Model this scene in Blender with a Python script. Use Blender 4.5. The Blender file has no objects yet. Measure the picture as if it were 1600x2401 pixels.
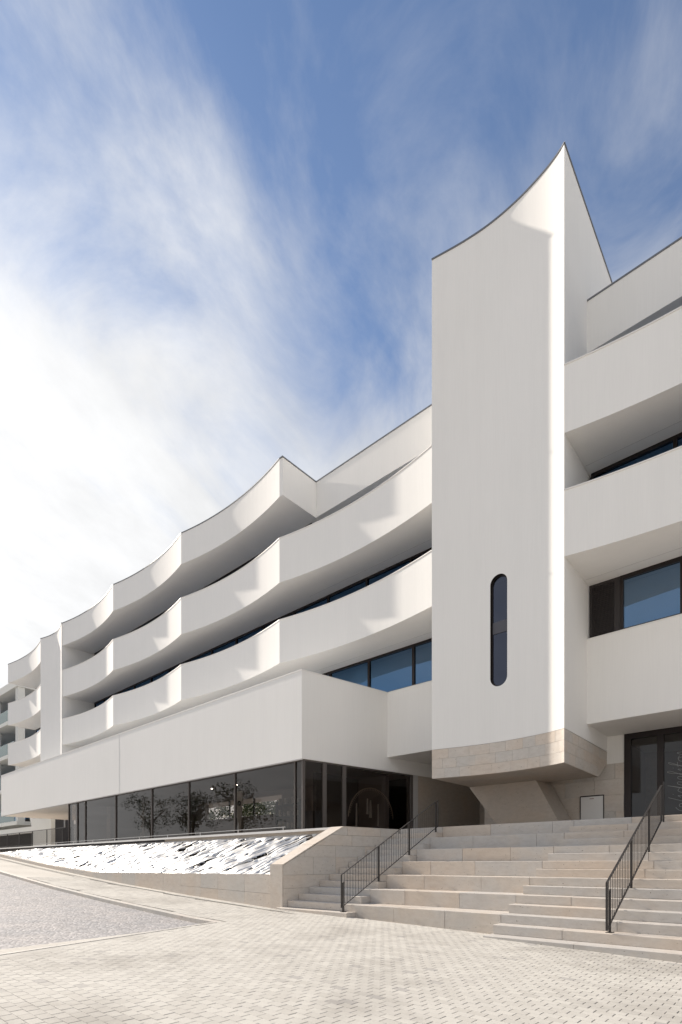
import bpy, math, random
from mathutils import Vector, Matrix
random.seed(7)
R = math.radians
scene = bpy.context.scene
COL = scene.collection

# ------------------------------------------------------------------ camera
EYE = 1.4                       # height of the lens above the datum; all z below are relative to the eye
FPX, HOR, W0, H0 = 1270.0, 2026.0, 1600.0, 2401.0
cam = bpy.data.cameras.new('camera')
cam.sensor_fit = 'VERTICAL'; cam.sensor_height = 36.0
cam.lens = 36.0 * FPX / H0
cam.shift_y = (HOR - H0 / 2) / H0
cam.clip_start = 0.1; cam.clip_end = 3000
cam_o = bpy.data.objects.new('camera', cam); COL.objects.link(cam_o)
cam_o.location = (0, 0, EYE)
TH = math.atan2(800 + 640, FPX)
FWD = (-math.cos(TH), math.sin(TH))
cam_o.rotation_euler = (R(90), 0, math.atan2(-FWD[0], FWD[1]))
scene.camera = cam_o

# ------------------------------------------------------------------ light
SUN_EL, SUN_PHI = R(28.3), R(1.9)
SUN = Vector((-math.cos(SUN_EL) * math.cos(SUN_PHI), -math.cos(SUN_EL) * math.sin(SUN_PHI), math.sin(SUN_EL)))
sl = bpy.data.lights.new('sun', 'SUN'); sl.energy = 2.8; sl.angle = R(0.9); sl.color = (1.0, 0.905, 0.79)
so = bpy.data.objects.new('sun', sl); COL.objects.link(so)
so.rotation_euler = SUN.to_track_quat('Z', 'Y').to_euler(); so.location = (-30, -5, 40)

world = bpy.data.worlds.new('World'); scene.world = world; world.use_nodes = True
nt = world.node_tree; nt.nodes.clear()
def wn(t, **k):
    n = nt.nodes.new(t)
    for a, b in k.items(): setattr(n, a, b)
    return n
def wl(a, b): nt.links.new(a, b)
def wmath(op, a, b=None, c=None, clamp=False):
    n = wn('ShaderNodeMath', operation=op, use_clamp=clamp)
    for i, x in enumerate((a, b, c)):
        if x is None: continue
        if isinstance(x, (int, float)): n.inputs[i].default_value = x
        else: wl(x, n.inputs[i])
    return n.outputs[0]
def wvm(op, a, b=None):
    n = wn('ShaderNodeVectorMath', operation=op)
    for i, x in enumerate((a, b)):
        if x is None: continue
        if isinstance(x, (tuple, Vector)): n.inputs[i].default_value = tuple(x)
        else: wl(x, n.inputs[i])
    return n
sky = wn('ShaderNodeTexSky', sky_type='NISHITA')
sky.sun_disc = False; sky.sun_elevation = SUN_EL
sky.sun_rotation = math.atan2(SUN.x, SUN.y)
sky.altitude = 50; sky.air_density = 1.0; sky.dust_density = 0.6; sky.ozone_density = 2.2
tc = wn('ShaderNodeTexCoord')
dirn = wvm('NORMALIZE', tc.outputs['Generated']).outputs[0]
sep = wn('ShaderNodeSeparateXYZ'); wl(dirn, sep.inputs[0])
zc = wmath('ADD', wmath('MAXIMUM', sep.outputs[2], 0.0), 0.12)
px = wmath('DIVIDE', sep.outputs[0], zc); py = wmath('DIVIDE', sep.outputs[1], zc)
comb = wn('ShaderNodeCombineXYZ'); wl(px, comb.inputs[0]); wl(py, comb.inputs[1])
mp0 = wn('ShaderNodeMapping'); mp0.inputs['Rotation'].default_value = (0, 0, R(-118)); wl(comb.outputs[0], mp0.inputs[0])
mp = wn('ShaderNodeMapping'); mp.inputs['Scale'].default_value = (0.95, 1.5, 1); mp.inputs['Location'].default_value = (1.7, 0.4, 0)
wl(mp0.outputs[0], mp.inputs[0])
nz = wn('ShaderNodeTexNoise'); nz.inputs['Scale'].default_value = 1.9; nz.inputs['Detail'].default_value = 9; nz.inputs['Roughness'].default_value = 0.6; nz.inputs['Distortion'].default_value = 0.55
wl(mp.outputs[0], nz.inputs['Vector'])
nz2 = wn('ShaderNodeTexNoise'); nz2.inputs['Scale'].default_value = 0.75; nz2.inputs['Detail'].default_value = 3
wl(comb.outputs[0], nz2.inputs['Vector'])
sd = wvm('DOT_PRODUCT', dirn, SUN).outputs['Value']
sd01 = wmath('MAXIMUM', sd, 0.0)
# cloud cover: thicker towards the sun and the horizon
cover = wmath('ADD', wmath('MULTIPLY', wmath('SUBTRACT', nz.outputs[0], 0.5), 1.35), wmath('MULTIPLY', wmath('SUBTRACT', nz2.outputs[0], 0.5), 0.4))
cover = wmath('ADD', cover, wmath('MULTIPLY', wmath('POWER', sd01, 10.0), 0.34))
# broad bands of cloud crossing the whole sky
pd = wmath('ADD', wmath('MULTIPLY', px, -0.75), wmath('MULTIPLY', py, -0.66))
band = wmath('COSINE', wmath('MULTIPLY', wmath('SUBTRACT', pd, 0.9), 2 * math.pi / 3.0))
cover = wmath('ADD', wmath('ADD', cover, wmath('MULTIPLY', band, 0.06)), wmath('ADD', -0.10, wmath('MULTIPLY', wmath('SUBTRACT', 1.0, wmath('MAXIMUM', sep.outputs[2], 0.0)), 1.6)))
mr = wn('ShaderNodeMapRange', interpolation_type='SMOOTHSTEP'); wl(cover, mr.inputs[0])
mr.inputs[1].default_value = 0.0; mr.inputs[2].default_value = 0.82
# cloud brightness: forward scattering makes cloud near the sun brighter
cb = wmath('ADD', 2.6, wmath('MULTIPLY', wmath('POWER', sd01, 6.0), 1.1))
nz3 = wn('ShaderNodeTexNoise'); nz3.inputs['Scale'].default_value = 3.6; nz3.inputs['Detail'].default_value = 6; nz3.inputs['Roughness'].default_value = 0.6; wl(mp.outputs[0], nz3.inputs['Vector'])
cb = wmath('MULTIPLY', cb, wmath('ADD', 0.78, wmath('MULTIPLY', nz3.outputs[0], 0.44)))
cc = wn('ShaderNodeMix', data_type='RGBA', blend_type='MULTIPLY'); cc.inputs[0].default_value = 1.0
cc.inputs[6].default_value = (0.985, 0.99, 1.0, 1)
cbc = wn('ShaderNodeCombineXYZ'); wl(cb, cbc.inputs[0]); wl(cb, cbc.inputs[1]); wl(cb, cbc.inputs[2])
wl(cbc.outputs[0], cc.inputs[7])
mx = wn('ShaderNodeMix', data_type='RGBA'); veil = wmath('MAXIMUM', mr.outputs[0], wmath('MULTIPLY', wmath('SUBTRACT', 1.0, wmath('MAXIMUM', sep.outputs[2], 0.0)), 0.30)); wl(veil, mx.inputs[0]); skt = wn('ShaderNodeMix', data_type='RGBA', blend_type='MULTIPLY'); skt.inputs[0].default_value = 1.0
wl(sky.outputs[0], skt.inputs[6]); skt.inputs[7].default_value = (0.385, 0.45, 0.515, 1)      # colour grade: darker, bluer sky
wl(skt.outputs[2], mx.inputs[6]); wl(cc.outputs[2], mx.inputs[7])
bg = wn('ShaderNodeBackground'); bg.inputs[1].default_value = 0.118; wl(mx.outputs[2], bg.inputs[0])
wo = wn('ShaderNodeOutputWorld'); wl(bg.outputs[0], wo.inputs[0])

vs = scene.view_settings
vs.view_transform = 'Standard'; vs.look = 'None'; vs.gamma = 1; vs.use_curve_mapping = False
vs.exposure = 1.35
scene.render.engine = 'CYCLES'
scene.cycles.max_bounces = 10; scene.cycles.diffuse_bounces = 8; scene.cycles.glossy_bounces = 4
scene.cycles.transparent_max_bounces = 12; scene.cycles.transmission_bounces = 4

# ------------------------------------------------------------------ materials
MATS = {}
def mat(name):
    m = bpy.data.materials.new(name); m.use_nodes = True
    MATS[name] = m
    return m, m.node_tree, m.node_tree.nodes['Principled BSDF']
def N_(t, kind, **k):
    n = t.nodes.new(kind)
    for a, b in k.items(): setattr(n, a, b)
    return n
def plain(name, col, rough=0.6, metal=0.0, spec=0.5):
    m, t, b = mat(name)
    b.inputs['Base Color'].default_value = (*col, 1); b.inputs['Roughness'].default_value = rough
    b.inputs['Metallic'].default_value = metal; b.inputs['Specular IOR Level'].default_value = spec
    return m
def ramp(t, fac, stops):
    r = N_(t, 'ShaderNodeValToRGB'); t.links.new(fac, r.inputs[0])
    el = r.color_ramp.elements
    while len(el) < len(stops): el.new(0.5)
    for e, (p, c) in zip(el, stops): e.position = p; e.color = (*c, 1)
    return r.outputs[0]
def noise(t, scale, detail=4, rough=0.55, vec=None, mapscale=None):
    n = N_(t, 'ShaderNodeTexNoise'); n.inputs['Scale'].default_value = scale; n.inputs['Detail'].default_value = detail; n.inputs['Roughness'].default_value = rough
    if vec is None:
        g = N_(t, 'ShaderNodeNewGeometry'); vec = g.outputs['Position']
    if mapscale:
        mpn = N_(t, 'ShaderNodeMapping'); mpn.inputs['Scale'].default_value = mapscale; t.links.new(vec, mpn.inputs[0]); vec = mpn.outputs[0]
    t.links.new(vec, n.inputs['Vector'])
    return n.outputs[0]
def mulmix(t, a, b, fac=1.0, mode='MULTIPLY'):
    m = N_(t, 'ShaderNodeMix', data_type='RGBA', blend_type=mode)
    if isinstance(fac, float): m.inputs[0].default_value = fac
    else: t.links.new(fac, m.inputs[0])
    for i, x in ((6, a), (7, b)):
        if isinstance(x, tuple): m.inputs[i].default_value = (*x, 1)
        else: t.links.new(x, m.inputs[i])
    return m.outputs[2]
def bump(t, b, h, strength, dist=0.01):
    n = N_(t, 'ShaderNodeBump'); n.inputs['Strength'].default_value = strength; n.inputs['Distance'].default_value = dist
    t.links.new(h, n.inputs['Height']); t.links.new(n.outputs[0], b.inputs['Normal'])

# white mineral render: faint vertical run-off, trowel mottling
def plaster(name, base):
    m, t, b = mat(name)
    st = noise(t, 1.0, 5, 0.6, mapscale=(3.2, 3.2, 0.12))
    big = noise(t, 0.35, 3, 0.5)
    c1 = ramp(t, st, [(0.30, tuple(x * 0.982 for x in base)), (0.62, base)])
    c2 = ramp(t, big, [(0.3, (0.975, 0.978, 0.975)), (0.7, (1, 1, 1))])
    t.links.new(mulmix(t, c1, c2), b.inputs['Base Color'])
    b.inputs['Roughness'].default_value = 0.85; b.inputs['Specular IOR Level'].default_value = 0.25
    gr = ramp(t, noise(t, 1.0, 3, 0.6, mapscale=(38, 38, 1.2)), [(0.3, (0.972, 0.972, 0.972)), (0.7, (1, 1, 1))])
    t.links.new(mulmix(t, mulmix(t, c1, c2), gr), b.inputs['Base Color'])
    bump(t, b, noise(t, 55, 4, 0.6), 0.12, 0.004)
    return m
PLASTER = plaster('white_render', (0.85, 0.838, 0.815))
def stone(name, c_a, c_b, c_c, rnd_amt=1.0, bumpy=0.25):
    m, t, b = mat(name)
    oi = N_(t, 'ShaderNodeObjectInfo')
    n1 = noise(t, 1.1, 5, 0.55)
    add = N_(t, 'ShaderNodeMath', operation='ADD'); t.links.new(n1, add.inputs[0])
    mm = N_(t, 'ShaderNodeMath', operation='MULTIPLY_ADD'); t.links.new(oi.outputs['Random'], mm.inputs[0]); mm.inputs[1].default_value = 0.56 * rnd_amt; mm.inputs[2].default_value = -0.28 * rnd_amt
    t.links.new(mm.outputs[0], add.inputs[1])
    c = ramp(t, add.outputs[0], [(0.28, c_a), (0.5, c_b), (0.74, c_c)])
    veins = ramp(t, noise(t, 5.5, 8, 0.7, mapscale=(1, 1, 2.2)), [(0.34, (0.90, 0.885, 0.87)), (0.60, (1, 1, 1))])
    c = mulmix(t, c, veins)
    pits = ramp(t, noise(t, 26, 3, 0.5), [(0.265, (0.36, 0.33, 0.30)), (0.31, (1, 1, 1))])
    c = mulmix(t, c, pits)
    t.links.new(c, b.inputs['Base Color'])
    b.inputs['Roughness'].default_value = 0.72; b.inputs['Specular IOR Level'].default_value = 0.3
    bump(t, b, noise(t, 38, 5, 0.65), bumpy, 0.006)
    return m
STONE = stone('limestone', (0.53, 0.505, 0.475), (0.58, 0.53, 0.475), (0.60, 0.52, 0.44))
STONE_W = stone('limestone_cladding', (0.57, 0.54, 0.50), (0.61, 0.56, 0.505), (0.62, 0.545, 0.47), 0.8, 0.18)
STONE_D = stone('limestone_core', (0.44, 0.40, 0.36), (0.48, 0.425, 0.37), (0.50, 0.42, 0.345), 0.2)

def paver_mat():
    m, t, b = mat('concrete_paver')
    oi = N_(t, 'ShaderNodeObjectInfo'); at = N_(t, 'ShaderNodeAttribute', attribute_name='rnd')
    ad = N_(t, 'ShaderNodeMath', operation='ADD'); t.links.new(oi.outputs['Random'], ad.inputs[0]); t.links.new(at.outputs['Fac'], ad.inputs[1])
    fr = N_(t, 'ShaderNodeMath', operation='FRACT'); t.links.new(ad.outputs[0], fr.inputs[0])
    c = ramp(t, fr.outputs[0], [(0.0, (0.44, 0.42, 0.395)), (0.05, (0.53, 0.505, 0.46)), (0.5, (0.565, 0.54, 0.495)), (1.0, (0.60, 0.575, 0.525))])
    st = ramp(t, noise(t, 0.55, 5, 0.6), [(0.34, (0.76, 0.75, 0.745)), (0.52, (1, 1, 1))])
    c = mulmix(t, c, st)
    gr = ramp(t, noise(t, 130, 3, 0.6), [(0.3, (0.88, 0.88, 0.87)), (0.65, (1.04, 1.04, 1.04))])
    c = mulmix(t, c, gr)
    t.links.new(c, b.inputs['Base Color']); b.inputs['Roughness'].default_value = 0.88; b.inputs['Specular IOR Level'].default_value = 0.25
    bump(t, b, noise(t, 170, 3, 0.6), 0.3, 0.003)
    return m
PAVER = paver_mat()
def ground_mat():
    m, t, b = mat('paving_bed')
    # beyond the modelled pavers: the same running bond at a distance
    g = N_(t, 'ShaderNodeNewGeometry')
    br = N_(t, 'ShaderNodeTexBrick'); t.links.new(g.outputs['Position'], br.inputs['Vector'])
    br.inputs['Scale'].default_value = 1.0; br.inputs['Brick Width'].default_value = 0.165; br.inputs['Row Height'].default_value = 0.109
    br.inputs['Mortar Size'].default_value = 0.003; br.inputs['Color1'].default_value = (0.58, 0.55, 0.495, 1); br.inputs['Color2'].default_value = (0.55, 0.52, 0.47, 1); br.inputs['Mortar'].default_value = (0.42, 0.395, 0.36, 1)
    t.links.new(mulmix(t, br.outputs[0], ramp(t, noise(t, 0.5, 4), [(0.35, (0.88, 0.87, 0.86)), (0.6, (1, 1, 1))])), b.inputs['Base Color'])
    b.inputs['Roughness'].default_value = 0.9
    return m
BED = ground_mat()
JOINT = plain('joint_sand', (0.30, 0.28, 0.25), 0.95)
def road_mat():
    m, t, b = mat('granite_setts')
    g = N_(t, 'ShaderNodeNewGeometry')
    vo = N_(t, 'ShaderNodeTexVoronoi'); vo.inputs['Scale'].default_value = 11; t.links.new(g.outputs['Position'], vo.inputs['Vector'])
    ve = N_(t, 'ShaderNodeTexVoronoi', feature='DISTANCE_TO_EDGE'); ve.inputs['Scale'].default_value = 11; t.links.new(g.outputs['Position'], ve.inputs['Vector'])
    sp = N_(t, 'ShaderNodeSeparateColor'); t.links.new(vo.outputs['Color'], sp.inputs[0])
    c = ramp(t, sp.outputs[0], [(0.0, (0.30, 0.295, 0.30)), (0.5, (0.39, 0.385, 0.385)), (1.0, (0.47, 0.455, 0.45))])
    e = ramp(t, ve.outputs['Distance'], [(0.0, (0.62, 0.60, 0.58)), (0.09, (1, 1, 1))])
    c = mulmix(t, c, e)
    c = mulmix(t, c, ramp(t, noise(t, 1.1, 4), [(0.35, (0.90, 0.90, 0.92)), (0.62, (1.03, 1.0, 0.99))]))
    t.links.new(c, b.inputs['Base Color']); b.inputs['Roughness'].default_value = 0.85
    bump(t, b, ve.outputs['Distance'], 0.6, 0.05)
    return m
ROAD = road_mat()
KERB = stone('kerb_stone', (0.50, 0.48, 0.45), (0.55, 0.525, 0.48), (0.57, 0.52, 0.47), 0.6)
DARK = plain('bronze_dark_metal', (0.030, 0.024, 0.023), 0.38, 0.6)
RAILM = plain('painted_steel', (0.050, 0.045, 0.043), 0.42, 0.5)
ROOFM = plain('zinc_coping', (0.20, 0.205, 0.22), 0.45, 0.7)
COPE = plain('white_coping', (0.78, 0.765, 0.74), 0.5)
SHUT = plain('louvre_metal', (0.035, 0.030, 0.030), 0.55, 0.3)
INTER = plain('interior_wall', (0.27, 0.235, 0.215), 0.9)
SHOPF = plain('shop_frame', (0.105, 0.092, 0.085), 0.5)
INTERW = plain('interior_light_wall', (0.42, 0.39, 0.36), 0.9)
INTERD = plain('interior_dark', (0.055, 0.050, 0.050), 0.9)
WHITE = plain('white_matt', (0.75, 0.74, 0.72), 0.6)
GREYP = plain('grey_painted_metal', (0.52, 0.51, 0.50), 0.55)
SLOT = plain('slot_dark', (0.05, 0.048, 0.045), 0.9)
FARW = plaster('far_render', (0.66, 0.665, 0.64))
LEAF = plain('leaf', (0.055, 0.085, 0.030), 0.6); BARK = plain('bark', (0.10, 0.075, 0.055), 0.9)
TAN = plain('tan_rope', (0.62, 0.54, 0.45), 0.8)

def glass_mat(name, tint, ior=1.75, gloss=(0.93, 0.96, 1.0)):
    m = bpy.data.materials.new(name); m.use_nodes = True; t = m.node_tree; t.nodes.clear()
    tr = N_(t, 'ShaderNodeBsdfTransparent'); tr.inputs[0].default_value = (*tint, 1)
    gl = N_(t, 'ShaderNodeBsdfGlossy'); gl.inputs['Roughness'].default_value = 0.0; gl.inputs[0].default_value = (*gloss, 1)
    fr = N_(t, 'ShaderNodeFresnel'); fr.inputs[0].default_value = ior
    mxs = N_(t, 'ShaderNodeMixShader'); t.links.new(fr.outputs[0], mxs.inputs[0]); t.links.new(tr.outputs[0], mxs.inputs[1]); t.links.new(gl.outputs[0], mxs.inputs[2])
    o = N_(t, 'ShaderNodeOutputMaterial'); t.links.new(mxs.outputs[0], o.inputs[0])
    return m
GLASS = glass_mat('window_glass', (0.30, 0.32, 0.33), 3.0, (0.27, 0.56, 1.0))
GLASS_T = glass_mat('slot_glass', (0.30, 0.31, 0.36), 2.0, (0.55, 0.62, 0.85))
GLASS_D = glass_mat('door_glass', (0.45, 0.44, 0.43), 1.55)
GLASS_S = glass_mat('shop_glass', (0.60, 0.55, 0.51), 1.75, (0.86, 0.84, 0.82))
GLASS_B = glass_mat('balustrade_glass', (0.62, 0.76, 0.74), 2.3, (0.88, 1.0, 0.98))
def foil_mat():
    m, t, b = mat('silver_foil')
    b.inputs['Base Color'].default_value = (0.66, 0.655, 0.645, 1); b.inputs['Metallic'].default_value = 0.6; b.inputs['Roughness'].default_value = 0.42
    bump(t, b, noise(t, 14, 4, 0.6), 0.28, 0.02)
    return m
FOIL = foil_mat()
def lamp_mat():
    m, t, b = mat('spot_lamp')
    b.inputs['Emission Color'].default_value = (1, 0.92, 0.8, 1); b.inputs['Emission Strength'].default_value = 12
    return m
LAMP = lamp_mat()

# ------------------------------------------------------------------ builders (z relative to the eye)
def tag(o, label=None, cat=None, group=None, kind=None):
    if label: o['label'] = label
    if cat: o['category'] = cat
    if group: o['group'] = group
    if kind: o['kind'] = kind
    return o
def world_loc(o):
    v = Vector((0, 0, 0))
    while o is not None:
        v = v + Vector(o.location); o = o.parent
    return v
def link(o, parent=None):
    COL.objects.link(o)
    if parent is not None: o.parent = parent
    return o
def empty(name, loc, label=None, cat=None, group=None, kind=None):
    o = bpy.data.objects.new(name, None); o.location = (loc[0], loc[1], loc[2] + EYE); o.empty_display_size = 0.3
    COL.objects.link(o); return tag(o, label, cat, group, kind)
def mesh_obj(name, V, F, m, parent=None, smooth=False):
    """V in scene coordinates (x, y, z-from-eye)."""
    off = world_loc(parent) if parent is not None else Vector((0, 0, 0))
    me = bpy.data.meshes.new(name)
    me.from_pydata([(x - off.x, y - off.y, z + EYE - off.z) for x, y, z in V], [], F)
    if isinstance(m, (list, tuple)):
        for k in m: me.materials.append(k)
    else: me.materials.append(m)
    if smooth:
        for p in me.polygons: p.use_smooth = True
    me.update()
    return link(bpy.data.objects.new(name, me), parent)
class G:
    def __init__(s): s.V = []; s.F = []
    def add(s, V, F):
        b = len(s.V); s.V += list(V); s.F += [tuple(i + b for i in f) for f in F]; return s
    def box(s, x0, x1, y0, y1, z0, z1):
        return s.add([(x0, y0, z0), (x1, y0, z0), (x1, y1, z0), (x0, y1, z0), (x0, y0, z1), (x1, y0, z1), (x1, y1, z1), (x0, y1, z1)],
                     [(3, 2, 1, 0), (4, 5, 6, 7), (0, 1, 5, 4), (1, 2, 6, 5), (2, 3, 7, 6), (3, 0, 4, 7)])
    def prism(s, poly, z0, z1):            # plan polygon, counter-clockwise
        n = len(poly); V = [(x, y, z0) for x, y in poly] + [(x, y, z1) for x, y in poly]
        return s.add(V, [tuple(reversed(range(n))), tuple(range(n, 2 * n))] + [(i, (i + 1) % n, n + (i + 1) % n, n + i) for i in range(n)])
    def band(s, pts, off, z0, z1):         # wall along a plan polyline, thickness towards +y
        n = len(pts); V = []
        for x, y in pts: V += [(x, y, z0), (x, y, z1), (x, y + off, z1), (x, y + off, z0)]
        F = []
        for i in range(n - 1):
            a = 4 * i; b = a + 4
            for k in range(4): F.append((a + k, b + k, b + (k + 1) % 4, a + (k + 1) % 4)[::-1] if False else (a + k, a + (k + 1) % 4, b + (k + 1) % 4, b + k)[::-1])
        F += [(0, 1, 2, 3)[::-1], tuple(range(4 * n - 4, 4 * n))]
        return s.add(V, F)
    def tube(s, p, q, r, n=6):
        p = Vector(p); q = Vector(q); d = (q - p).normalized(); u = d.orthogonal().normalized(); w = d.cross(u); V = []
        for c in (p, q):
            for k in range(n):
                a = 2 * math.pi * k / n; V.append(tuple(c + u * r * math.cos(a) + w * r * math.sin(a)))
        return s.add(V, [(k, (k + 1) % n, n + (k + 1) % n, n + k) for k in range(n)] + [tuple(reversed(range(n))), tuple(range(n, 2 * n))])
    def slab_quad(s, quad, th):            # quad (4 pts) extruded by vector th
        th = Vector(th); V = [tuple(Vector(p)) for p in quad] + [tuple(Vector(p) + th) for p in quad]
        n = len(quad)
        return s.add(V, [tuple(range(n)), tuple(reversed(range(n, 2 * n)))] + [((i + 1) % n, i, n + i, n + (i + 1) % n) for i in range(n)])
    def obj(s, name, m, parent=None, smooth=False): return mesh_obj(name, s.V, s.F, m, parent, smooth)

def D(s): return -0.0142 * (s + 4.65)      # the facade is turned by under a degree against the stairs
def arc(s0, s1, n0, sag, k=20, peak=0.5):
    out = []
    for i in range(k + 1):
        x = i / k; s_ = s0 + (s1 - s0) * x
        out.append((s_, n0 + 4 * sag * x * (1 - x) + D(s_)))
    return out
def gz(s):
    P = [(-400, 3.0), (-60, 1.35), (-41, 0.98), (-32.6, 0.39), (-26, -0.15), (-21.2, -0.50), (-18.4, -0.70), (-14.4, -0.93), (-10.2, -1.13), (-4.3, -1.29), (-1.4, -1.38), (2, -1.46), (10, -1.62), (400, -1.62)]
    for (a, b), (c, d) in zip(P, P[1:]):
        if a <= s <= c: return b + (d - b) * (s - a) / (c - a)
    return -1.62
def clip_poly(poly, ax, val, keep_gt):
    out = []
    for i in range(len(poly)):
        p, q = poly[i], poly[(i + 1) % len(poly)]
        ip = (p[ax] >= val) if keep_gt else (p[ax] <= val); iq = (q[ax] >= val) if keep_gt else (q[ax] <= val)
        if ip: out.append(p)
        if ip != iq:
            t = (val - p[ax]) / (q[ax] - p[ax]); out.append((p[0] + t * (q[0] - p[0]), p[1] + t * (q[1] - p[1])))
    return out
def area(poly): return 0.5 * sum(poly[i][0] * poly[(i + 1) % len(poly)][1] - poly[(i + 1) % len(poly)][0] * poly[i][1] for i in range(len(poly)))
def clad(name, parent, m, poly, to3, nrm, rows, lens, gap=0.006, th=0.03, seed=1):
    """stone slabs cut to a 2D region (u along, v up); to3 maps (u,v)->scene, nrm is the outward vector."""
    rnd = random.Random(seed)
    u0 = min(p[0] for p in poly); u1 = max(p[0] for p in poly)
    for (v0, v1) in rows:
        u = u0 - rnd.uniform(0, lens[0])
        while u < u1:
            L = rnd.uniform(*lens); c = poly
            for ax, val, gt in ((0, u + gap / 2, True), (0, u + L - gap / 2, False), (1, v0 + gap / 2, True), (1, v1 - gap / 2, False)):
                c = clip_poly(c, ax, val, gt)
                if len(c) < 3: break
            u += L
            if len(c) < 3 or abs(area(c)) < 0.006: continue
            lift = Vector(nrm) * (th + rnd.uniform(-0.0025, 0.0025))
            base = [Vector(to3(*p)) for p in c]
            V = [tuple(p) for p in base] + [tuple(p + lift) for p in base]; n = len(base)
            F = [tuple(reversed(range(n))), tuple(range(n, 2 * n))] + [(i, (i + 1) % n, n + (i + 1) % n, n + i) for i in range(n)]
            mesh_obj(name, V, F, m, parent)

# ================================================================== THE GROUND
def gsheet(name, s_list, n0f, n1f, m, dz, kind='structure'):
    V = []; F = []
    for s_ in s_list: V += [(s_, n0f(s_), gz(s_) + dz), (s_, n1f(s_), gz(s_) + dz)]
    for i in range(len(s_list) - 1): F.append((2 * i, 2 * i + 2, 2 * i + 3, 2 * i + 1))
    return tag(mesh_obj(name, V, F, m), kind=kind)
S_ALL = [-400, -200, -100, -60, -50, -41, -36, -32.6, -29, -26, -23, -21.2, -18.4, -14.4, -12, -10.2, -7, -4.3, -1.4, 2, 6, 10, 40, 120, 400]
gsheet('ground', S_ALL, lambda s: -400, lambda s: 400, BED, -0.16)
S_PAV = [-60, -50, -41, -36, -32.6, -29, -26, -23, -21.2, -18.4, -14.4, -12, -10.2, -9.1, -7, -4.3, -1.4, 2, 6, 10, 40]
def kerb_n(s): return 6.50 + max(0.0, -s - 9.08) * 0.040
pav = gsheet('pavement', S_PAV, lambda s: (kerb_n(s) + 0.14) if s <= -9.08 else -12 , lambda s: 9.8, BED, -0.03)
def road_edge(n): return -8.10 - (n - 2.38) * 0.238          # left limit of the plaza towards the setts
# setts road: lies a little lower than the pavement on its far side, flush at the near edge
V = []; F = []
RS = [-9.06, -10.2, -12, -14.4, -18.4, -21.2, -26, -32.6, -41, -60, -120]
for s_ in RS: V += [(s_, kerb_n(s_), gz(s_) - 0.10), (s_, -60, gz(s_) - 0.02)]
for i in range(len(RS) - 1): F.append((2 * i, 2 * i + 1, 2 * i + 3, 2 * i + 2))
b = len(V)
V += [(-9.06, 6.5, gz(-9.06) - 0.10), (road_edge(2.38), 2.38, gz(-8.1) - 0.02), (road_edge(-12), -12, gz(-5) - 0.02), (-9.06, -60, gz(-9) - 0.02)]
F.append((b, b + 3, b + 2, b + 1))
road = tag(mesh_obj('road', V, F, ROAD), kind='structure')
# plaza bed under the pavers (a strip between the road edge and the frame)
# kerb between pavement and setts, stone by stone
kb = tag(mesh_obj('kerb', *(lambda g: (g.V, g.F))(G().box(-9.0, -8.96, 6.5, 6.6, gz(-9) - 0.2, gz(-9) - 0.02)), KERB), kind='structure')
s_ = -9.06
while s_ > -40:
    L = 1.0; a, c = s_, s_ - L + 0.006
    za, zc_ = gz(a), gz(c)
    g = G(); y0a, y0c = kerb_n(a), kerb_n(c)
    V = [(c, y0c, zc_ - 0.3), (a, y0a, za - 0.3), (a, y0a + 0.13, za - 0.3), (c, y0c + 0.13, zc_ - 0.3),
         (c, y0c, zc_ - 0.012), (a, y0a, za - 0.012), (a, y0a + 0.13, za + 0.0), (c, y0c + 0.13, zc_ + 0.0)]
    g.add(V, [(3, 2, 1, 0), (4, 5, 6, 7), (0, 1, 5, 4), (1, 2, 6, 5), (2, 3, 7, 6), (3, 0, 4, 7)])
    g.obj('kerb_stone', KERB, kb)
    s_ -= L
# flush pale edging along the near side of the setts
n_ = 6.45
while n_ > -6:
    L = 1.0; a, c = n_, n_ - L + 0.006
    xa, xc = road_edge(a), road_edge(c)
    za, zc_ = gz(xa) + 0.002, gz(xc) + 0.002
    V = [(xc - 0.02, c, zc_ - .2), (xc + 0.08, c, zc_ - .2), (xa + 0.08, a, za - .2), (xa - 0.02, a, za - .2), (xc - 0.02, c, zc_), (xc + 0.08, c, zc_), (xa + 0.08, a, za), (xa - 0.02, a, za)]
    G().add(V, [(3, 2, 1, 0), (4, 5, 6, 7), (0, 1, 5, 4), (1, 2, 6, 5), (2, 3, 7, 6), (3, 0, 4, 7)]).obj('edge_stone', KERB, kb)
    n_ -= L
V = []; F = []
for k in range(27):
    y = 6.5 - k * 0.5; V += [(road_edge(y) + .0, y, gz(road_edge(y)) - .003), (road_edge(y) + .34, y, gz(road_edge(y) + .3) - .003)]
for k in range(26): F.append((2 * k, 2 * k + 2, 2 * k + 3, 2 * k + 1))
mesh_obj('edge_bedding', V, F, PAVER, kb)
# slot drain along the planter
V = []; F = []
DS = [-50, -41, -36, -32.6, -29, -26, -23, -21.2, -18.4, -14.4, -12, -11]
for s_ in DS:
    y = 8.86 - (s_ + 14.76) * 0.02
    V += [(s_, y - 0.035, gz(s_) + 0.006), (s_, y + 0.035, gz(s_) + 0.006)]
for i in range(len(DS) - 1): F.append((2 * i, 2 * i + 2, 2 * i + 3, 2 * i + 1))
tag(mesh_obj('drain_channel', V, F, SLOT), kind='structure')

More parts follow.
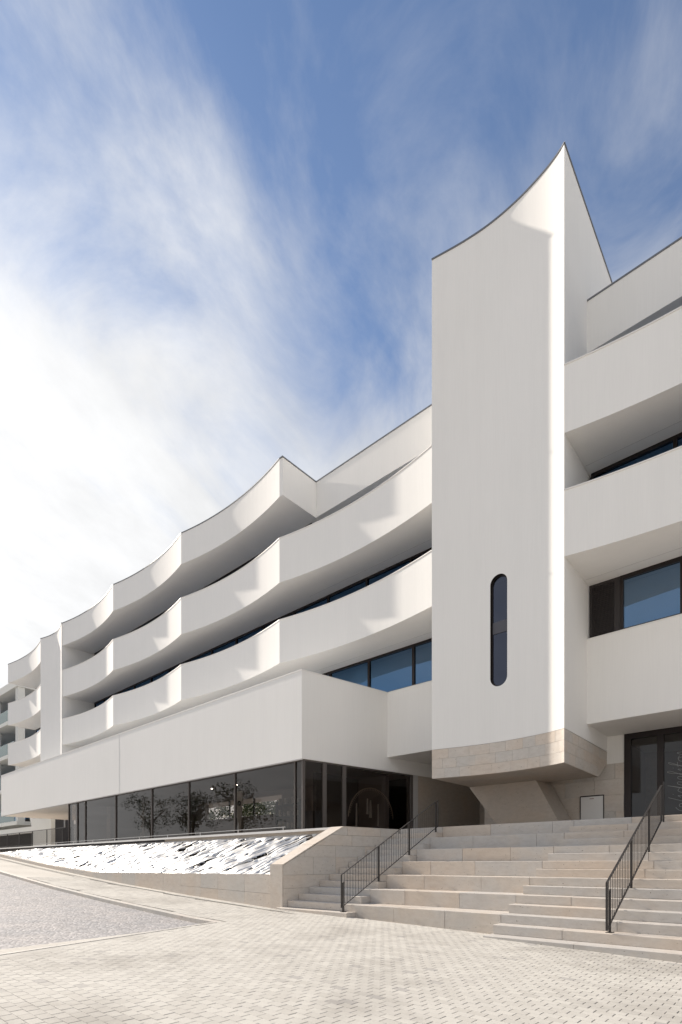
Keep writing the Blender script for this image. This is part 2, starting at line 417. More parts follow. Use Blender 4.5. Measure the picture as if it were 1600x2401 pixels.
# pavers -------------------------------------------------------------
PW, PH = 0.165, 0.109
def proj(s, n, z):
    x = s * math.sin(TH) + n * math.cos(TH); y = -s * math.cos(TH) + n * math.sin(TH)
    if y < 0.5: return None
    return (800 + FPX * x / y, HOR - FPX * z / y, y)
cells = []
for j in range(-42, 82):
    y = 1.0 + j * PH
    for i in range(-130, 42):
        x = (i + (0.5 if j % 2 else 0)) * PW
        if y > 8.95 and x > -4.4: continue
        if y > 9.28: continue
        if y < 6.5 + 0.0 and x < road_edge(y) + 0.165: continue
        if x < -9.0 and y < kerb_n(x) + 0.20: continue
        if y > 9.15 and x < -10: continue
        if x < -9 and abs(y - (8.86 - (x + 14.76) * 0.02)) < 0.09: continue
        p = proj(x, y, gz(x))
        vis = p is not None and 0 < p[0] < 1600 and p[1] < 2395
        cells.append((0 if vis else 1, p[2] if p else 0.0, x, y))
cells.sort()
near = cells[:300]; rest = cells[300:]
gx, gy, ch, hh = 0.0030, 0.0010, 0.0025, 0.028
def paver_geo(L=PW, B=PH):
    a, b_ = L / 2 - gx, B / 2 - gy
    V = [(-a, -b_, -hh), (a, -b_, -hh), (a, b_, -hh), (-a, b_, -hh), (-a, -b_, -ch), (a, -b_, -ch), (a, b_, -ch), (-a, b_, -ch),
         (-a + ch, -b_ + ch, 0), (a - ch, -b_ + ch, 0), (a - ch, b_ - ch, 0), (-a + ch, b_ - ch, 0)]
    F = [(8, 9, 10, 11)] + [(k, (k + 1) % 4, 4 + (k + 1) % 4, 4 + k) for k in range(4)] + [(4 + k, 4 + (k + 1) % 4, 8 + (k + 1) % 4, 8 + k) for k in range(4)]
    return V, F
PV, PF = paver_geo()
pm = bpy.data.meshes.new('paver'); pm.from_pydata(PV, [], PF); pm.materials.append(PAVER); pm.update()
off = world_loc(pav)
for _, _, x, y in near:
    o = bpy.data.objects.new('paver', pm); COL.objects.link(o); o.parent = pav
    o.location = (x - off.x, y - off.y, gz(x) + EYE - off.z + random.uniform(-0.0012, 0.0012))
    sl_ = (gz(x + 0.1) - gz(x - 0.1)) / 0.2
    o.rotation_euler = (random.uniform(-0.006, 0.006), -math.atan(sl_) + random.uniform(-0.006, 0.006), 0)
V = []; F = []; RN = []
for _, _, x, y in rest:
    b = len(V); sl_ = (gz(x + 0.1) - gz(x - 0.1)) / 0.2; z0 = gz(x) + random.uniform(-0.0012, 0.0012); tx = random.uniform(-0.006, 0.006) + sl_; ty = random.uniform(-0.006, 0.006)
    V += [(x + vx, y + vy, z0 + vz + vx * tx + vy * ty) for vx, vy, vz in PV]
    F += [tuple(k + b for k in f) for f in PF]; RN += [random.random()] * len(PF)
po = mesh_obj('paver_field', V, F, PAVER, pav); tag(po, kind='stuff')
at = po.data.attributes.new('rnd', 'FLOAT', 'FACE'); at.data.foreach_set('value', RN)

# terrace / platform the building stands on
g = G(); g.prism([(-60, 11.62 + D(-60)), (-10.2, 11.55), (-9.55, 13.46), (-8.0, 13.46), (30, 13.46), (30, 60), (-60, 60)], -1.7, 1.045)
terrace = tag(g.obj('terrace', STONE_D), kind='structure')

# ================================================================== STAIRS
RISE, TREAD, NS0 = 0.165, 0.3314, 8.79
zi = lambda i: RISE * (i - 7.61)
ni = lambda i: NS0 + TREAD * i
stairs = empty('stone_staircase', (-5, 9, -1.35), 'wide pale limestone staircase with tall seating steps rising to the tower', 'staircase')
def step_block(name, s0, s1, i, hgt, depth):
    n0, z1 = ni(i), zi(i); z0 = z1 - hgt + (0.004 if hgt < 0.4 else 0)
    c = 0.008; gp = 0.0035
    prof = [(n0, z0), (n0 + depth, z0), (n0 + depth, z1), (n0 + c, z1), (n0, z1 - c)]
    dz = random.uniform(-0.0015, 0.0015); dn = random.uniform(-0.002, 0.002)
    V = [(s0 + gp, n + dn, z + dz) for n, z in prof] + [(s1 - gp, n + dn, z + dz) for n, z in prof]
    k = len(prof)
    F = [tuple(range(k)), tuple(reversed(range(k, 2 * k)))] + [((j + 1) % k, j, k + j, k + (j + 1) % k) for j in range(k)]
    return mesh_obj(name, V, F, STONE, stairs)
rs = random.Random(11)
SR = -4.40; SL = -8.0
def cheek_s(n): return -9.88 + 0.1674 * (n - 11.28)
for i in range(0, 15):                                   # the main flight
    s_ = SR - (0.03 if i == 0 else 0)
    ends = []
    x = s_ + rs.uniform(1.0, 2.2)
    while x < 6.5: ends.append(x); x += rs.uniform(1.4, 2.3)
    ends.append(7.2); a = s_
    for e in ends:
        step_block('step_slab', a, e, i, RISE if i else 0.30, TREAD + 0.05 if i < 14 else 0.7); a = e
for i in range(2, 15, 2):                                # tall seating steps
    ends = []; x = SL + rs.uniform(0.7, 1.5)
    while x < SR - 0.5: ends.append(x); x += rs.uniform(1.1, 1.7)
    ends.append(SR - 0.002); a = SL
    for e in ends:
        step_block('seat_slab', a, e, i, 2 * RISE if i > 2 else 0.75, 2 * TREAD + 0.05 if i < 14 else 0.7); a = e
for i in range(1, 15):                                   # the narrow flight beside the planter
    a = cheek_s(ni(i)) + 0.04
    if i == 14: m_ = [a, SL - 0.002]
    else: m_ = [a, SL - 0.002]
    for p, q in zip(m_, m_[1:]): step_block('step_slab', p, q + (0.12 if i == 1 else 0), i, RISE if i > 1 else 0.35, TREAD + 0.05 if i < 14 else 0.7)

# ================================================================== PLANTER with its cheek wall
planter = empty('planter', (-20, 9.5, -0.6), 'long low limestone planter wall in front of the shop glazing', 'planter')
PF0 = 9.32                                               # front face
def pf(s): return PF0 - 0.0142 * (s + 10.2)
def wall_top(s):
    P = [(-45, 1.04), (-41, 1.04), (-32.67, 0.52), (-26.04, -0.04), (-21.22, -0.33), (-10.0, -0.28)]
    for (a, b), (c, d) in zip(P, P[1:]):
        if a <= s <= c: return b + (d - b) * (s - a) / (c - a)
    return P[-1][1]
WS = [-41, -38, -35, -32.67, -29, -26.04, -23.5, -21.22, -18, -14.4, -10.66]
V = []; F = []
for s_ in WS:
    y = pf(s_) + 0.03; V += [(s_, y, gz(s_) - 0.4), (s_, y, wall_top(s_) - 0.025), (s_, y + 0.19, wall_top(s_) - 0.025), (s_, y + 0.19, gz(s_) - 0.4)]
for i in range(len(WS) - 1):
    for k in range(4): F.append((4 * i + k, 4 * i + 4 + k, 4 * i + 4 + (k + 1) % 4, 4 * i + (k + 1) % 4))
F += [(0, 1, 2, 3), tuple(4 * (len(WS) - 1) + k for k in (3, 2, 1, 0))]
mesh_obj('front_wall', V, F, STONE_D, planter)
# cladding slabs on the front wall, and coping stones on top
s_ = -10.66
rp = random.Random(5)
while s_ > -40.5:
    L = rp.uniform(0.85, 1.25); a, c = s_ - 0.003, s_ - L + 0.003
    bz = lambda s: gz(s) - 0.1
    splits = [0.0, 1.0]
    if wall_top(a) - gz(a) > 0.6: splits = [0.0, 0.47, 1.0]
    for k in range(len(splits) - 1):
        f0, f1 = splits[k], splits[k + 1]; g4 = 0.003
        def zz(s, f): return bz(s) + (wall_top(s) - bz(s)) * f
        q = [(c, pf(c), zz(c, f0) + g4), (a, pf(a), zz(a, f0) + g4), (a, pf(a), zz(a, f1) - (g4 if f1 < 1 else 0)), (c, pf(c), zz(c, f1) - (g4 if f1 < 1 else 0))]
        G().slab_quad(q, (0, 0.028 + rp.uniform(-.002, .002), 0)).obj('wall_slab', STONE_W, planter)
    q = [(c, pf(c) + 0.032, wall_top(c) - 0.024), (a, pf(a) + 0.032, wall_top(a) - 0.024), (a, pf(a) + 0.22, wall_top(a) - 0.024), (c, pf(c) + 0.22, wall_top(c) - 0.024)]
    G().slab_quad(q[::-1], (0, 0, 0.026)).obj('coping_slab', STONE_W, planter)
    s_ -= L
# cheek wall (between planter and narrow flight)
CT = 0.44
prof = [(9.33, -1.6), (9.33, -0.035), (11.28, 1.02), (13.42, 1.02), (13.42, -1.6)]
V = [(cheek_s(n) - CT + 0.03, n, z) for n, z in prof] + [(cheek_s(n) - 0.002, n, z) for n, z in prof]
F = [(0, 1, 2, 3, 4), (9, 8, 7, 6, 5)] + [((j + 1) % 5, j, 5 + j, 5 + (j + 1) % 5) for j in range(5)]
mesh_obj('cheek_wall', V, F, STONE_D, planter)
cp = [(9.335, -1.5), (13.42, -1.5), (13.42, 1.018), (11.28, 1.018), (9.335, -0.04)]
nv = Vector((1, -0.1674, 0)).normalized()
clad('wall_slab', planter, STONE_W, cp, lambda u, v: (cheek_s(u), u, v), nv, [(-1.5, -0.62), (-0.62, -0.28), (-0.28, 0.19), (0.19, 0.50), (0.50, 0.80), (0.80, 1.05)], (0.7, 1.5), th=0.026, seed=3)
# cheek front and its copings
q = [(cheek_s(9.3) - CT, 9.30, -1.35), (cheek_s(9.3) + 0.026, 9.30, -1.35), (cheek_s(9.3) + 0.026, 9.30, -0.008), (cheek_s(9.3) - CT, 9.30, -0.008)]
G().slab_quad(q, (0, 0.028, 0)).obj('wall_slab', STONE_W, planter)
for (a, za), (c, zc_) in zip([(9.333, -0.03), (10.3, 0.505), (11.28, 1.02), (12.4, 1.02)], [(10.295, 0.502), (11.277, 1.018), (12.396, 1.02), (13.40, 1.02)]):
    q = [(cheek_s(a) - CT, a, za), (cheek_s(a) + 0.026, a, za), (cheek_s(c) + 0.026, c, zc_), (cheek_s(c) - CT, c, zc_)]
    G().slab_quad(q[::-1], (0, -0.012, 0.026)).obj('coping_slab', STONE_W, planter)
# ledge under the glazing: coping strip with a shadow gap below
g = G(); pts = [(-41 + k * 3.06, 0) for k in range(11)]
g.add(*(lambda P: ([(s, 11.36 + D(s), 0.985) for s in P] + [(s, 11.62 + D(s), 0.985) for s in P] + [(s, 11.62 + D(s), 1.055) for s in P] + [(s, 11.36 + D(s), 1.055) for s in P],
     [(k + 11 * j, k + 1 + 11 * j, k + 1 + 11 * ((j + 1) % 4), k + 11 * ((j + 1) % 4)) for k in range(10) for j in range(4)] + [(0, 33, 22, 11), (10, 21, 32, 43)]))([-41 + k * 3.06 for k in range(11)]))
g.obj('ledge_coping', COPE, planter)
g = G(); g.band([(-41 + k * 3.06, 11.50 + D(-41 + k * 3.06)) for k in range(11)], 0.1, 0.2, 0.984)
g.obj('back_wall', INTERD, planter)  # near-black colour paints the recess shade below the coping

# foil sheet laid over the slope: crumpled, pinned down in rows
from mathutils import noise as mn
fs0, fs1 = -34.0, -10.72; NU, NVV = 1000, 84
pegs = []
rf = random.Random(21)
for row, v_ in enumerate((0.14, 0.48, 0.90)):
    s_ = fs1 - 0.35 - 0.35 * row
    while s_ > fs0 + 1.0: pegs.append((s_, v_ + rf.uniform(-.04, .04))); s_ -= rf.uniform(0.75, 1.15)
V = []; F = []
for j in range(NVV + 1):
    v_ = j / NVV
    for i in range(NU + 1):
        s_ = fs0 + (fs1 - fs0) * i / NU
        y0, z0 = pf(s_) + 0.20, wall_top(s_) + 0.012
        y1, z1 = 11.47 + D(s_), 0.90
        y = y0 + (y1 - y0) * v_; z = z0 + (z1 - z0) * v_
        w = v_ * 2.3
        # folds run up the slope, leaning to the right
        q = Vector((s_ - 0.75 * w, w * 0.30 + s_ * 0.05, 0))
        n1 = mn.noise(Vector((q.x * 2.7, q.y * 1.0, 1.0))); n2 = mn.noise(Vector((q.x * 3.4 + 9, q.y * 2.6, 4.0))); n3 = mn.noise(Vector((s_ * 6.5, w * 6.5, 9.0)))
        m1 = min(1.0, max(0.0, 1.3 * mn.noise(Vector((s_ * 1.3, w * 1.5, 12.0))) + 0.50))
        h = -0.20 * m1 * math.exp(-(n1 / 0.045) ** 2) - 0.09 * m1 * math.exp(-(n2 / 0.07) ** 2) + 0.010 * n3 + 0.06 * mn.noise(Vector((s_ * 1.6, w * 1.8, 2))) + 0.02 * abs(n2)
        edge = min(1.0, v_ / 0.06, (1 - v_) / 0.05, (fs1 - s_) / 0.12 + 0.05)
        h *= max(edge, 0)
        V.append([s_, y, z, h, w, m1 * math.exp(-(n1 / 0.085) ** 2) * max(edge, 0)])
ws = 2.3
for (ps, pv) in pegs:
    pw = pv * ws
    iu = int((ps - fs0) / (fs1 - fs0) * NU); jv = int(pv * NVV)
    for j in range(max(0, jv - 13), min(NVV, jv + 13) + 1):
        for i in range(max(0, iu - 15), min(NU, iu + 15) + 1):
            p = V[j * (NU + 1) + i]; d = math.hypot(p[0] - ps, p[4] - pw)
            if d < 0.32: p[3] = p[3] * (d / 0.32) - 0.075 * math.exp(-(d / 0.07) ** 2)
            if d < 0.062 + 0.02 * math.sin(7 * math.atan2(p[4] - pw, p[0] - ps)): p[5] = 1.0
ny, nzv = -0.5, 0.866
VV = [(p[0], p[1] + ny * p[3], p[2] + nzv * p[3]) for p in V]
for j in range(NVV):
    for i in range(NU):
        a = j * (NU + 1) + i
        if (V[a][5] + V[a + 1][5] + V[a + NU + 2][5] + V[a + NU + 1][5]) / 4 < 0.30: F.append((a, a + 1, a + NU + 2, a + NU + 1))   # slits cut out so the dark bed stands in for crease shade
foil_e = empty('foil_sheet', (-22, 10.4, -0.3), 'crumpled silver foil sheet pinned over the planter slope', 'foil sheet')
mesh_obj('foil', VV, F, FOIL, foil_e, smooth=True)
sv = []; sf = []
for k in range(61):
    s_ = fs0 + (fs1 - fs0) * k / 60
    sv += [(s_, pf(s_) + 0.22, wall_top(s_) - 0.10), (s_, 11.49 + D(s_), 0.76)]
for k in range(60): sf.append((2 * k, 2 * k + 2, 2 * k + 3, 2 * k + 1))
mesh_obj('crease_shade_bed', sv, sf, plain('crease_shade', (0.07, 0.06, 0.05), 0.95), planter)  # dark sheet added under the slits, its colour painting the shade in the creases
pgm = None
for (ps, pv) in pegs:
    y0, z0 = pf(ps) + 0.20, wall_top(ps) + 0.012; y = y0 + (11.47 + D(ps) - y0) * pv; z = z0 + (0.90 - z0) * pv
    if pgm is None:
        g = G(); g.tube((0, 0.02, -0.06), (0, -0.012, 0.006), 0.034, 8)
        pgm = bpy.data.meshes.new('peg'); pgm.from_pydata(g.V, [], g.F); pgm.materials.append(SLOT)
    o = bpy.data.objects.new('peg', pgm); link(o, foil_e); w_ = world_loc(foil_e); o.location = (ps - w_.x, y + 0.02 - w_.y, z - 0.03 + EYE - w_.z)

# ================================================================== MAIN BUILDING
bld = empty('apartment_building', (-20, 14, 1.05), 'long white building with stacked scalloped balconies stepping away to the left', 'building')
FN = 15.30
def fp(s, n): return (s, n + D(s))
Z1, Z2, Z3, ZR = (3.76, 6.05), (7.50, 9.13), (10.51, 12.18), (13.72, 15.15)
CUSP = [2.15, -4.66, -8.43, -15.10, -21.87, -28.67, -35.62, -39.19, -46.08]
bays = [(CUSP[1], CUSP[0], 0.36), (CUSP[3], CUSP[2], 0.36), (CUSP[4], CUSP[3], 0.35), (CUSP[5], CUSP[4], 0.35), (CUSP[6], CUSP[5], 0.36), (CUSP[8], CUSP[7], 0.34)]
# two more bays to the right, out of frame
bays.append((2.15, 8.95, 0.36))
CN = 13.50
def parapet(s0, s1, sag, z0, z1, cope_m, coph=0.028):
    pts = arc(s0, s1, CN, sag, 22)
    p = G().band(pts, 0.20, z0, z1 - coph).obj('balcony_parapet', PLASTER, bld)
    G().band([(x, y - 0.022) for x, y in pts], 0.245, z1 - coph + 0.001, z1).obj('coping', cope_m, p)
    return p
def slab(s0, s1, sag, z0, th, name='balcony_slab', back=FN + 4.2):
    pts = [(x, y + 0.2005) for x, y in arc(s0, s1, CN, sag, 22)]
    poly = pts + [fp(s1, back), fp(s0, back)]
    return G().prism(poly, z0 + 0.004, z0 + th).obj(name, PLASTER, bld)
for bi, (a, c, sag) in enumerate(bays):
    first = bi in (0, 1, 6)
    for (z0, z1) in (Z2, Z3):
        parapet(a, c, sag, z0, z1, COPE); slab(a, c, sag, z0, 0.26)
    if not first:
        pts = arc(a, c, CN, sag, 22)
        p = G().band(pts, 0.22, ZR[0], ZR[1] - 0.03).obj('roof_fascia', PLASTER, bld)
        G().band([(x, y - 0.02) for x, y in pts], 0.28, ZR[1] - 0.029, ZR[1] + 0.01).obj('coping', ROOFM, p)
        pts2 = [(x, y + 0.2205) for x, y in pts] + [fp(c, FN + 4.2), fp(a, FN + 4.2)]
        G().prism(pts2, ZR[0] + 0.004, ZR[0] + 0.30).obj('roof_slab', PLASTER, bld)
# end faces of the scalloped roof beside the tower bay
s_e = CUSP[3]
g = G(); g.prism([(s_e + 0.001, CN + 0.0 + D(s_e)), (s_e + 0.16, CN + 0.02 + D(s_e)), (s_e + 0.16, FN + 0.30 + D(s_e)), (s_e + 0.001, FN + 0.30 + D(s_e))], ZR[0] - 0.001, ZR[1] - 0.03)
p = g.obj('roof_fascia', PLASTER, bld)
G().box(s_e + 0.0, s_e + 0.185, CN - 0.02 + D(s_e), FN - 0.021 + D(s_e), ZR[1] - 0.0285, ZR[1] + 0.0105).obj('coping', ROOFM, p)
# flat roof fascias in the facade plane: behind the tower and beside it
for (a, c) in ((s_e + 0.165, -8.0), (-5.2, 9.0)):
    k = 6; pts = [fp(a + (c - a) * i / k, FN) for i in range(k + 1)]
    p = G().band(pts, 0.25, ZR[0] + 0.01, ZR[1] - 0.03).obj('roof_fascia', PLASTER, bld)
    G().band([(x, y - 0.02) for x, y in pts], 0.29, ZR[1] - 0.029, ZR[1] + 0.01).obj('coping', ROOFM, p)
    pts2 = [(x, y + 0.2505) for x, y in pts] + [fp(c, FN + 4.2), fp(a, FN + 4.2)]
    G().prism(pts2, ZR[0] + 0.014, ZR[0] + 0.30).obj('roof_slab', PLASTER, bld)
# pier at the far end, concave like the tower
pts = arc(CUSP[7], CUSP[6], CN - 0.06, 0.30, 16)
p = G().prism(pts + [fp(CUSP[6], FN + 3), fp(CUSP[7], FN + 3)], 5.9, ZR[1] - 0.03).obj('pier', PLASTER, bld)
G().band([(x, y - 0.02) for x, y in pts], 0.28, ZR[1] - 0.029, ZR[1] + 0.012).obj('coping', ROOFM, p)
# lower wall panel in the facade plane (between podium and tower, and right of the tower)
for (a, c) in ((-11.40, -8.0), (-5.2, 9.0)):
    pts = [fp(a + (c - a) * i / 4, FN) for i in range(5)]
    p = G().band(pts, 0.30, Z1[0], Z1[1] - 0.025).obj('wall_panel', PLASTER, bld)
    G().band([(x, y - 0.015) for x, y in pts], 0.33, Z1[1] - 0.024, Z1[1]).obj('sill_coping', COPE, p)
pts = [fp(-11.40 + 20.4 * i / 6, FN + 0.3005) for i in range(7)] + [fp(9, FN + 6), fp(-11.2, FN + 6)]
G().prism(pts, Z1[0] + 0.004, Z1[0] + 0.3).obj('soffit', PLASTER, bld)
# podium volume -------------------------------------------------------
bx = [(-12.03, 11.80), (-11.40, 15.36), (-10.85, 18.6), (-41.9, 18.9), (-41.9, 12.40), (-27.0, 12.095)]
pod = G().prism(bx, 3.28, Z1[1] - 0.03).obj('podium', PLASTER, bld)
g = G()
for (p0, p1) in ((bx[4], bx[5]), (bx[5], bx[0])):
    g.slab_quad([(p0[0], p0[1] - 0.015, Z1[1] - 0.0295), (p1[0] + (0.012 if p1 == bx[0] else 0), p1[1] - 0.015, Z1[1] - 0.0295), (p1[0], p1[1] + 0.3, Z1[1] - 0.0295), (p0[0], p0[1] + 0.3, Z1[1] - 0.0295)][::-1], (0, 0, 0.03))
g.obj('coping', COPE, pod)
G().slab_quad([(-12.015, 11.81, Z1[1] - 0.029), (-11.385, 15.36, Z1[1] - 0.029), (-11.68, 15.36, Z1[1] - 0.029), (-12.33, 12.13, Z1[1] - 0.029)][::-1], (0, 0, 0.03)).obj('coping', COPE, pod)
# expansion joint, a shallow dark bead let into the face
jy = 12.095 + (12.40 - 12.095) * (0 / 1)
G().box(-24.35, -24.335, 12.095 - 0.0205 * (-24.35 + 27) - 0.003, 12.2, 3.285, 6.0).obj('joint', GREYP, pod)
# thin drip trim below the podium
G().slab_quad([(-41.9, 12.405, 3.25), (-12.03, 11.805, 3.25), (-12.03, 11.86, 3.25), (-41.9, 12.46, 3.25)][::-1], (0, 0, 0.0295)).obj('drip_edge', GREYP, pod)
# windows in the facade plane ------------------------------------------
def window_run(s0, s1, z0, z1, n_plane, step, fr=0.07, name='window', gm=None, mull=0.09, first_mull=None):
    gm = gm or GLASS
    xs = [s0]; x = s0 + step if first_mull is None else first_mull
    while x < s1 - 0.4: xs.append(x); x += step
    xs.append(s1)
    for a, c in zip(xs, xs[1:]):
        ya, yc = n_plane + D(a), n_plane + D(c)
        g = G()
        def bar(sa, sb, za, zb, d0=0.0, d1=0.09):
            q = [(sa, n_plane + D(sa) + d0, za), (sb, n_plane + D(sb) + d0, za), (sb, n_plane + D(sb) + d0, zb), (sa, n_plane + D(sa) + d0, zb)]
            g.slab_quad(q, (0, d1 - d0, 0))
        bar(a, c, z1 - fr * 1.2, z1); bar(a, c, z0, z0 + fr * 0.7)
        bar(a, a + mull / 2, z0 + fr * 0.7, z1 - fr * 1.2); bar(c - mull / 2, c, z0 + fr * 0.7, z1 - fr * 1.2)
        w = g.obj(name, DARK, bld)
        q = [(a + mull / 2, ya + 0.05, z0 + fr * .7), (c - mull / 2, yc + 0.05, z0 + fr * .7), (c - mull / 2, yc + 0.05, z1 - fr * 1.2), (a + mull / 2, ya + 0.05, z1 - fr * 1.2)]
        mesh_obj('pane', q, [(0, 1, 2, 3)], gm, w)
# first floor: behind the podium parapet to the tower, and right of the tower
window_run(-35.3, -8.3, Z1[1] + 0.005, Z2[0] + 0.003, FN + 0.10, 1.96, 0.07, first_mull=-33.9)
window_run(-3.88, 9.0, Z1[1] + 0.005, Z2[0] + 0.003, FN + 0.10, 1.42, 0.09, mull=0.15)
# louvred panel left of the right-hand window
g = G(); g.box(-4.64, -3.885, FN + 0.10 + D(-4.3), FN + 0.14 + D(-4.3), Z1[1] + 0.005, Z2[0]); lv = g.obj('louvre_panel', SHUT, bld)
for k in range(26):
    z = Z1[1] + 0.07 + k * 0.051
    G().slab_quad([(-4.58, FN + 0.075, z), (-4.02, FN + 0.075, z), (-4.02, FN + 0.099, z + 0.034), (-4.58, FN + 0.099, z + 0.034)], (0, 0.004, 0.004)).obj('slat', SHUT, lv)
# upper floors
for (z0, z1) in ((Z2[0] + 0.265, Z3[0] + 0.003),):
    window_run(-35.4, -8.3, z0, z1, FN + 0.10, 1.96, 0.07, first_mull=-34.0); window_run(-4.6, 9.0, z0, z1, FN + 0.10, 1.96, 0.08); window_run(-46.0, -39.3, z0, z1, FN + 0.10, 1.96)
z0, z1 = Z3[0] + 0.265, ZR[0] + 0.003
window_run(-35.4, -15.3, z0, z1, FN + 0.10, 1.96); window_run(-15.2, -8.3, z0, z1 + 0.01, FN + 0.75, 1.96); window_run(-4.6, 9.0, z0, z1 + 0.01, FN + 0.75, 1.96); window_run(-46.0, -39.3, z0, z1, FN + 0.10, 1.96)
window_run(-46.0, -39.3, Z1[1] + 0.005, Z2[0], FN + 0.10, 1.96)
# dark rooms behind
for (a, c) in ((-46.0, -8.3), (-4.6, 9.0)):
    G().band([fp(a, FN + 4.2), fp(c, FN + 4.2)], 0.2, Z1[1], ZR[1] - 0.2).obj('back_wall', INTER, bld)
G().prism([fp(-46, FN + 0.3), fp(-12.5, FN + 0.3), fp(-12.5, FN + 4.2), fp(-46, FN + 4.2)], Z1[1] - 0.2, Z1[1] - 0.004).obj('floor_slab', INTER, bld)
for s_ in (-46.1, 9.1):
    G().box(s_ - 0.1, s_ + 0.1, FN + 0.2 + D(s_), FN + 4.2 + D(s_), Z1[0], ZR[1] - 0.1).obj('end_wall', PLASTER, bld)
# ground-floor shop front under the podium ------------------------------
GZ0, GZ1 = 1.05, 3.279
def pod_n(s): return 12.095 - 0.0196 * (s + 27.0) if s > -27 else 12.095 - 0.0205 * (s + 27.0)
def shop_pane(p, q, fl, fr_, name='shop_window'):
    (xa, ya), (xb, yb) = p, q
    d = Vector((xb - xa, yb - ya, 0)); L = d.length; d.normalize(); nn = Vector((-d.y, d.x, 0))   # inward
    g = G()
    def bar(t0, t1, za, zb):
        a = Vector((xa, ya, 0)) + d * t0; c = Vector((xa, ya, 0)) + d * t1
        g.slab_quad([(a.x, a.y, za), (c.x, c.y, za), (c.x, c.y, zb), (a.x, a.y, zb)], nn * 0.10)
    bar(0, L, GZ1 - 0.05, GZ1); bar(0, L, GZ0, GZ0 + 0.06)
    if fl: bar(0, fl, GZ0 + 0.06, GZ1 - 0.05)
    if fr_: bar(L - fr_, L, GZ0 + 0.06, GZ1 - 0.05)
    w = g.obj(name, SHOPF, bld)
    a = Vector((xa, ya, 0)) + d * fl + nn * 0.05; c = Vector((xb, yb, 0)) - d * fr_ + nn * 0.05
    mesh_obj('pane', [(a.x, a.y, GZ0 + .06), (c.x, c.y, GZ0 + .06), (c.x, c.y, GZ1 - .05), (a.x, a.y, GZ1 - .05)], [(0, 1, 2, 3)], GLASS_S, w)
xs = [-30.5, -29.35, -28.35, -24.9, -21.5, -18.6, -15.6, -12.45, -12.06]
for a, c in zip(xs, xs[1:]):
    shop_pane((a, pod_n(a) + 0.07), (c, pod_n(c) + 0.07), 0.02, 0.05 if c > -12.1 else 0.018)
def side_pt(n): return (-12.03 + 0.1776 * (n - 11.80) - 0.05, n)
ns = [11.885, 12.75, 13.55, 16.72]
for a, c in zip(ns, ns[1:]):
    shop_pane(side_pt(a), side_pt(c), 0.05, 0.09 if c < 16 else 0.12)
G().prism([side_pt(16.73), side_pt(16.98), (side_pt(16.98)[0] - 0.3, 16.98), (side_pt(16.73)[0] - 0.3, 16.73)], GZ0, GZ1).obj('jamb', GREYP, bld)
# stone wall beyond the glazing and under the building
g = G(); g.prism([side_pt(16.99), side_pt(20.6), (side_pt(20.6)[0] - 0.3, 20.6), (side_pt(16.99)[0] - 0.3, 16.99)], GZ0, GZ1).obj('stone_wall', STONE_D, bld)
sw = G().box(-11.6, -3.9, 20.6, 20.8, GZ0, Z1[0] + 0.003).obj('stone_wall', STONE_D, bld)
# left end: return glazing, recessed stone pier
shop_pane((-30.5, pod_n(-30.5) + 2.4), (-30.5, pod_n(-30.5) + 0.18), 0.05, 0.05)
sp_ = G().box(-33.4, -29.9, 14.27, 14.6, GZ0 - .1, GZ1).obj('stone_wall', STONE_D, bld)
clad('wall_slab', sp_, STONE_W, [(-33.4, GZ0), (-29.9, GZ0), (-29.9, GZ1), (-33.4, GZ1)], lambda u, v: (u, 14.27, v), (0, -1, 0), [(GZ0, 1.8), (1.8, 2.55), (2.55, GZ1)], (0.9, 1.3), th=0.02, seed=8)
# shop interior: back wall with a high strip of windows looking out behind
BW = 16.1
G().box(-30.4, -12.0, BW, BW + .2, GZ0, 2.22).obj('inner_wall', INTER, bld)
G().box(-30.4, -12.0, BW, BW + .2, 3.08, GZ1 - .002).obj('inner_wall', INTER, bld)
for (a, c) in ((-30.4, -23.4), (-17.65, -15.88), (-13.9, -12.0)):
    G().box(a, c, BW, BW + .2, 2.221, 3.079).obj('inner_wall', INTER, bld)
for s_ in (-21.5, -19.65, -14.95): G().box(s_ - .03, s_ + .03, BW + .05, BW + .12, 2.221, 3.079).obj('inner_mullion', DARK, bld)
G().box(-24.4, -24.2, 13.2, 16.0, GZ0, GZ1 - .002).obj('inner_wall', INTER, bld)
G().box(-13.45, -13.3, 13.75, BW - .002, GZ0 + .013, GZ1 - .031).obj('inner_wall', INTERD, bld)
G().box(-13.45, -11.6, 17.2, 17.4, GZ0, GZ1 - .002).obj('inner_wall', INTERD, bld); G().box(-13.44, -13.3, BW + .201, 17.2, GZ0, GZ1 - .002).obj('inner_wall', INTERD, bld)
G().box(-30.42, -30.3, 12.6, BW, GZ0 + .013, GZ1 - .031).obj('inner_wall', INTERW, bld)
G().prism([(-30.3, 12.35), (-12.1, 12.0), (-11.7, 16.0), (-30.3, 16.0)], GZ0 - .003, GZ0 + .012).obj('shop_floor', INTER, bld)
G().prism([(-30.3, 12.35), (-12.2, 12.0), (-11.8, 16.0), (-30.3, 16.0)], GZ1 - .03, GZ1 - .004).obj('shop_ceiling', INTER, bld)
for k, s_ in enumerate((-21.0, -19.3, -17.6)):
    o = tag(empty('ceiling_spot', (s_, 13.6, 3.2), ['small lit ceiling spot, leftmost behind the shop glass', 'small lit ceiling spot, middle one behind the shop glass', 'small lit ceiling spot nearest the shop corner'][k], 'ceiling lamp', 'spots in the shop ceiling'))
    G().tube((s_, 13.6, 3.27), (s_, 13.6, 3.20), 0.05, 8).obj('housing', DARK, o); G().tube((s_, 13.6, 3.199), (s_, 13.6, 3.185), 0.03, 8).obj('bulb', LAMP, o)

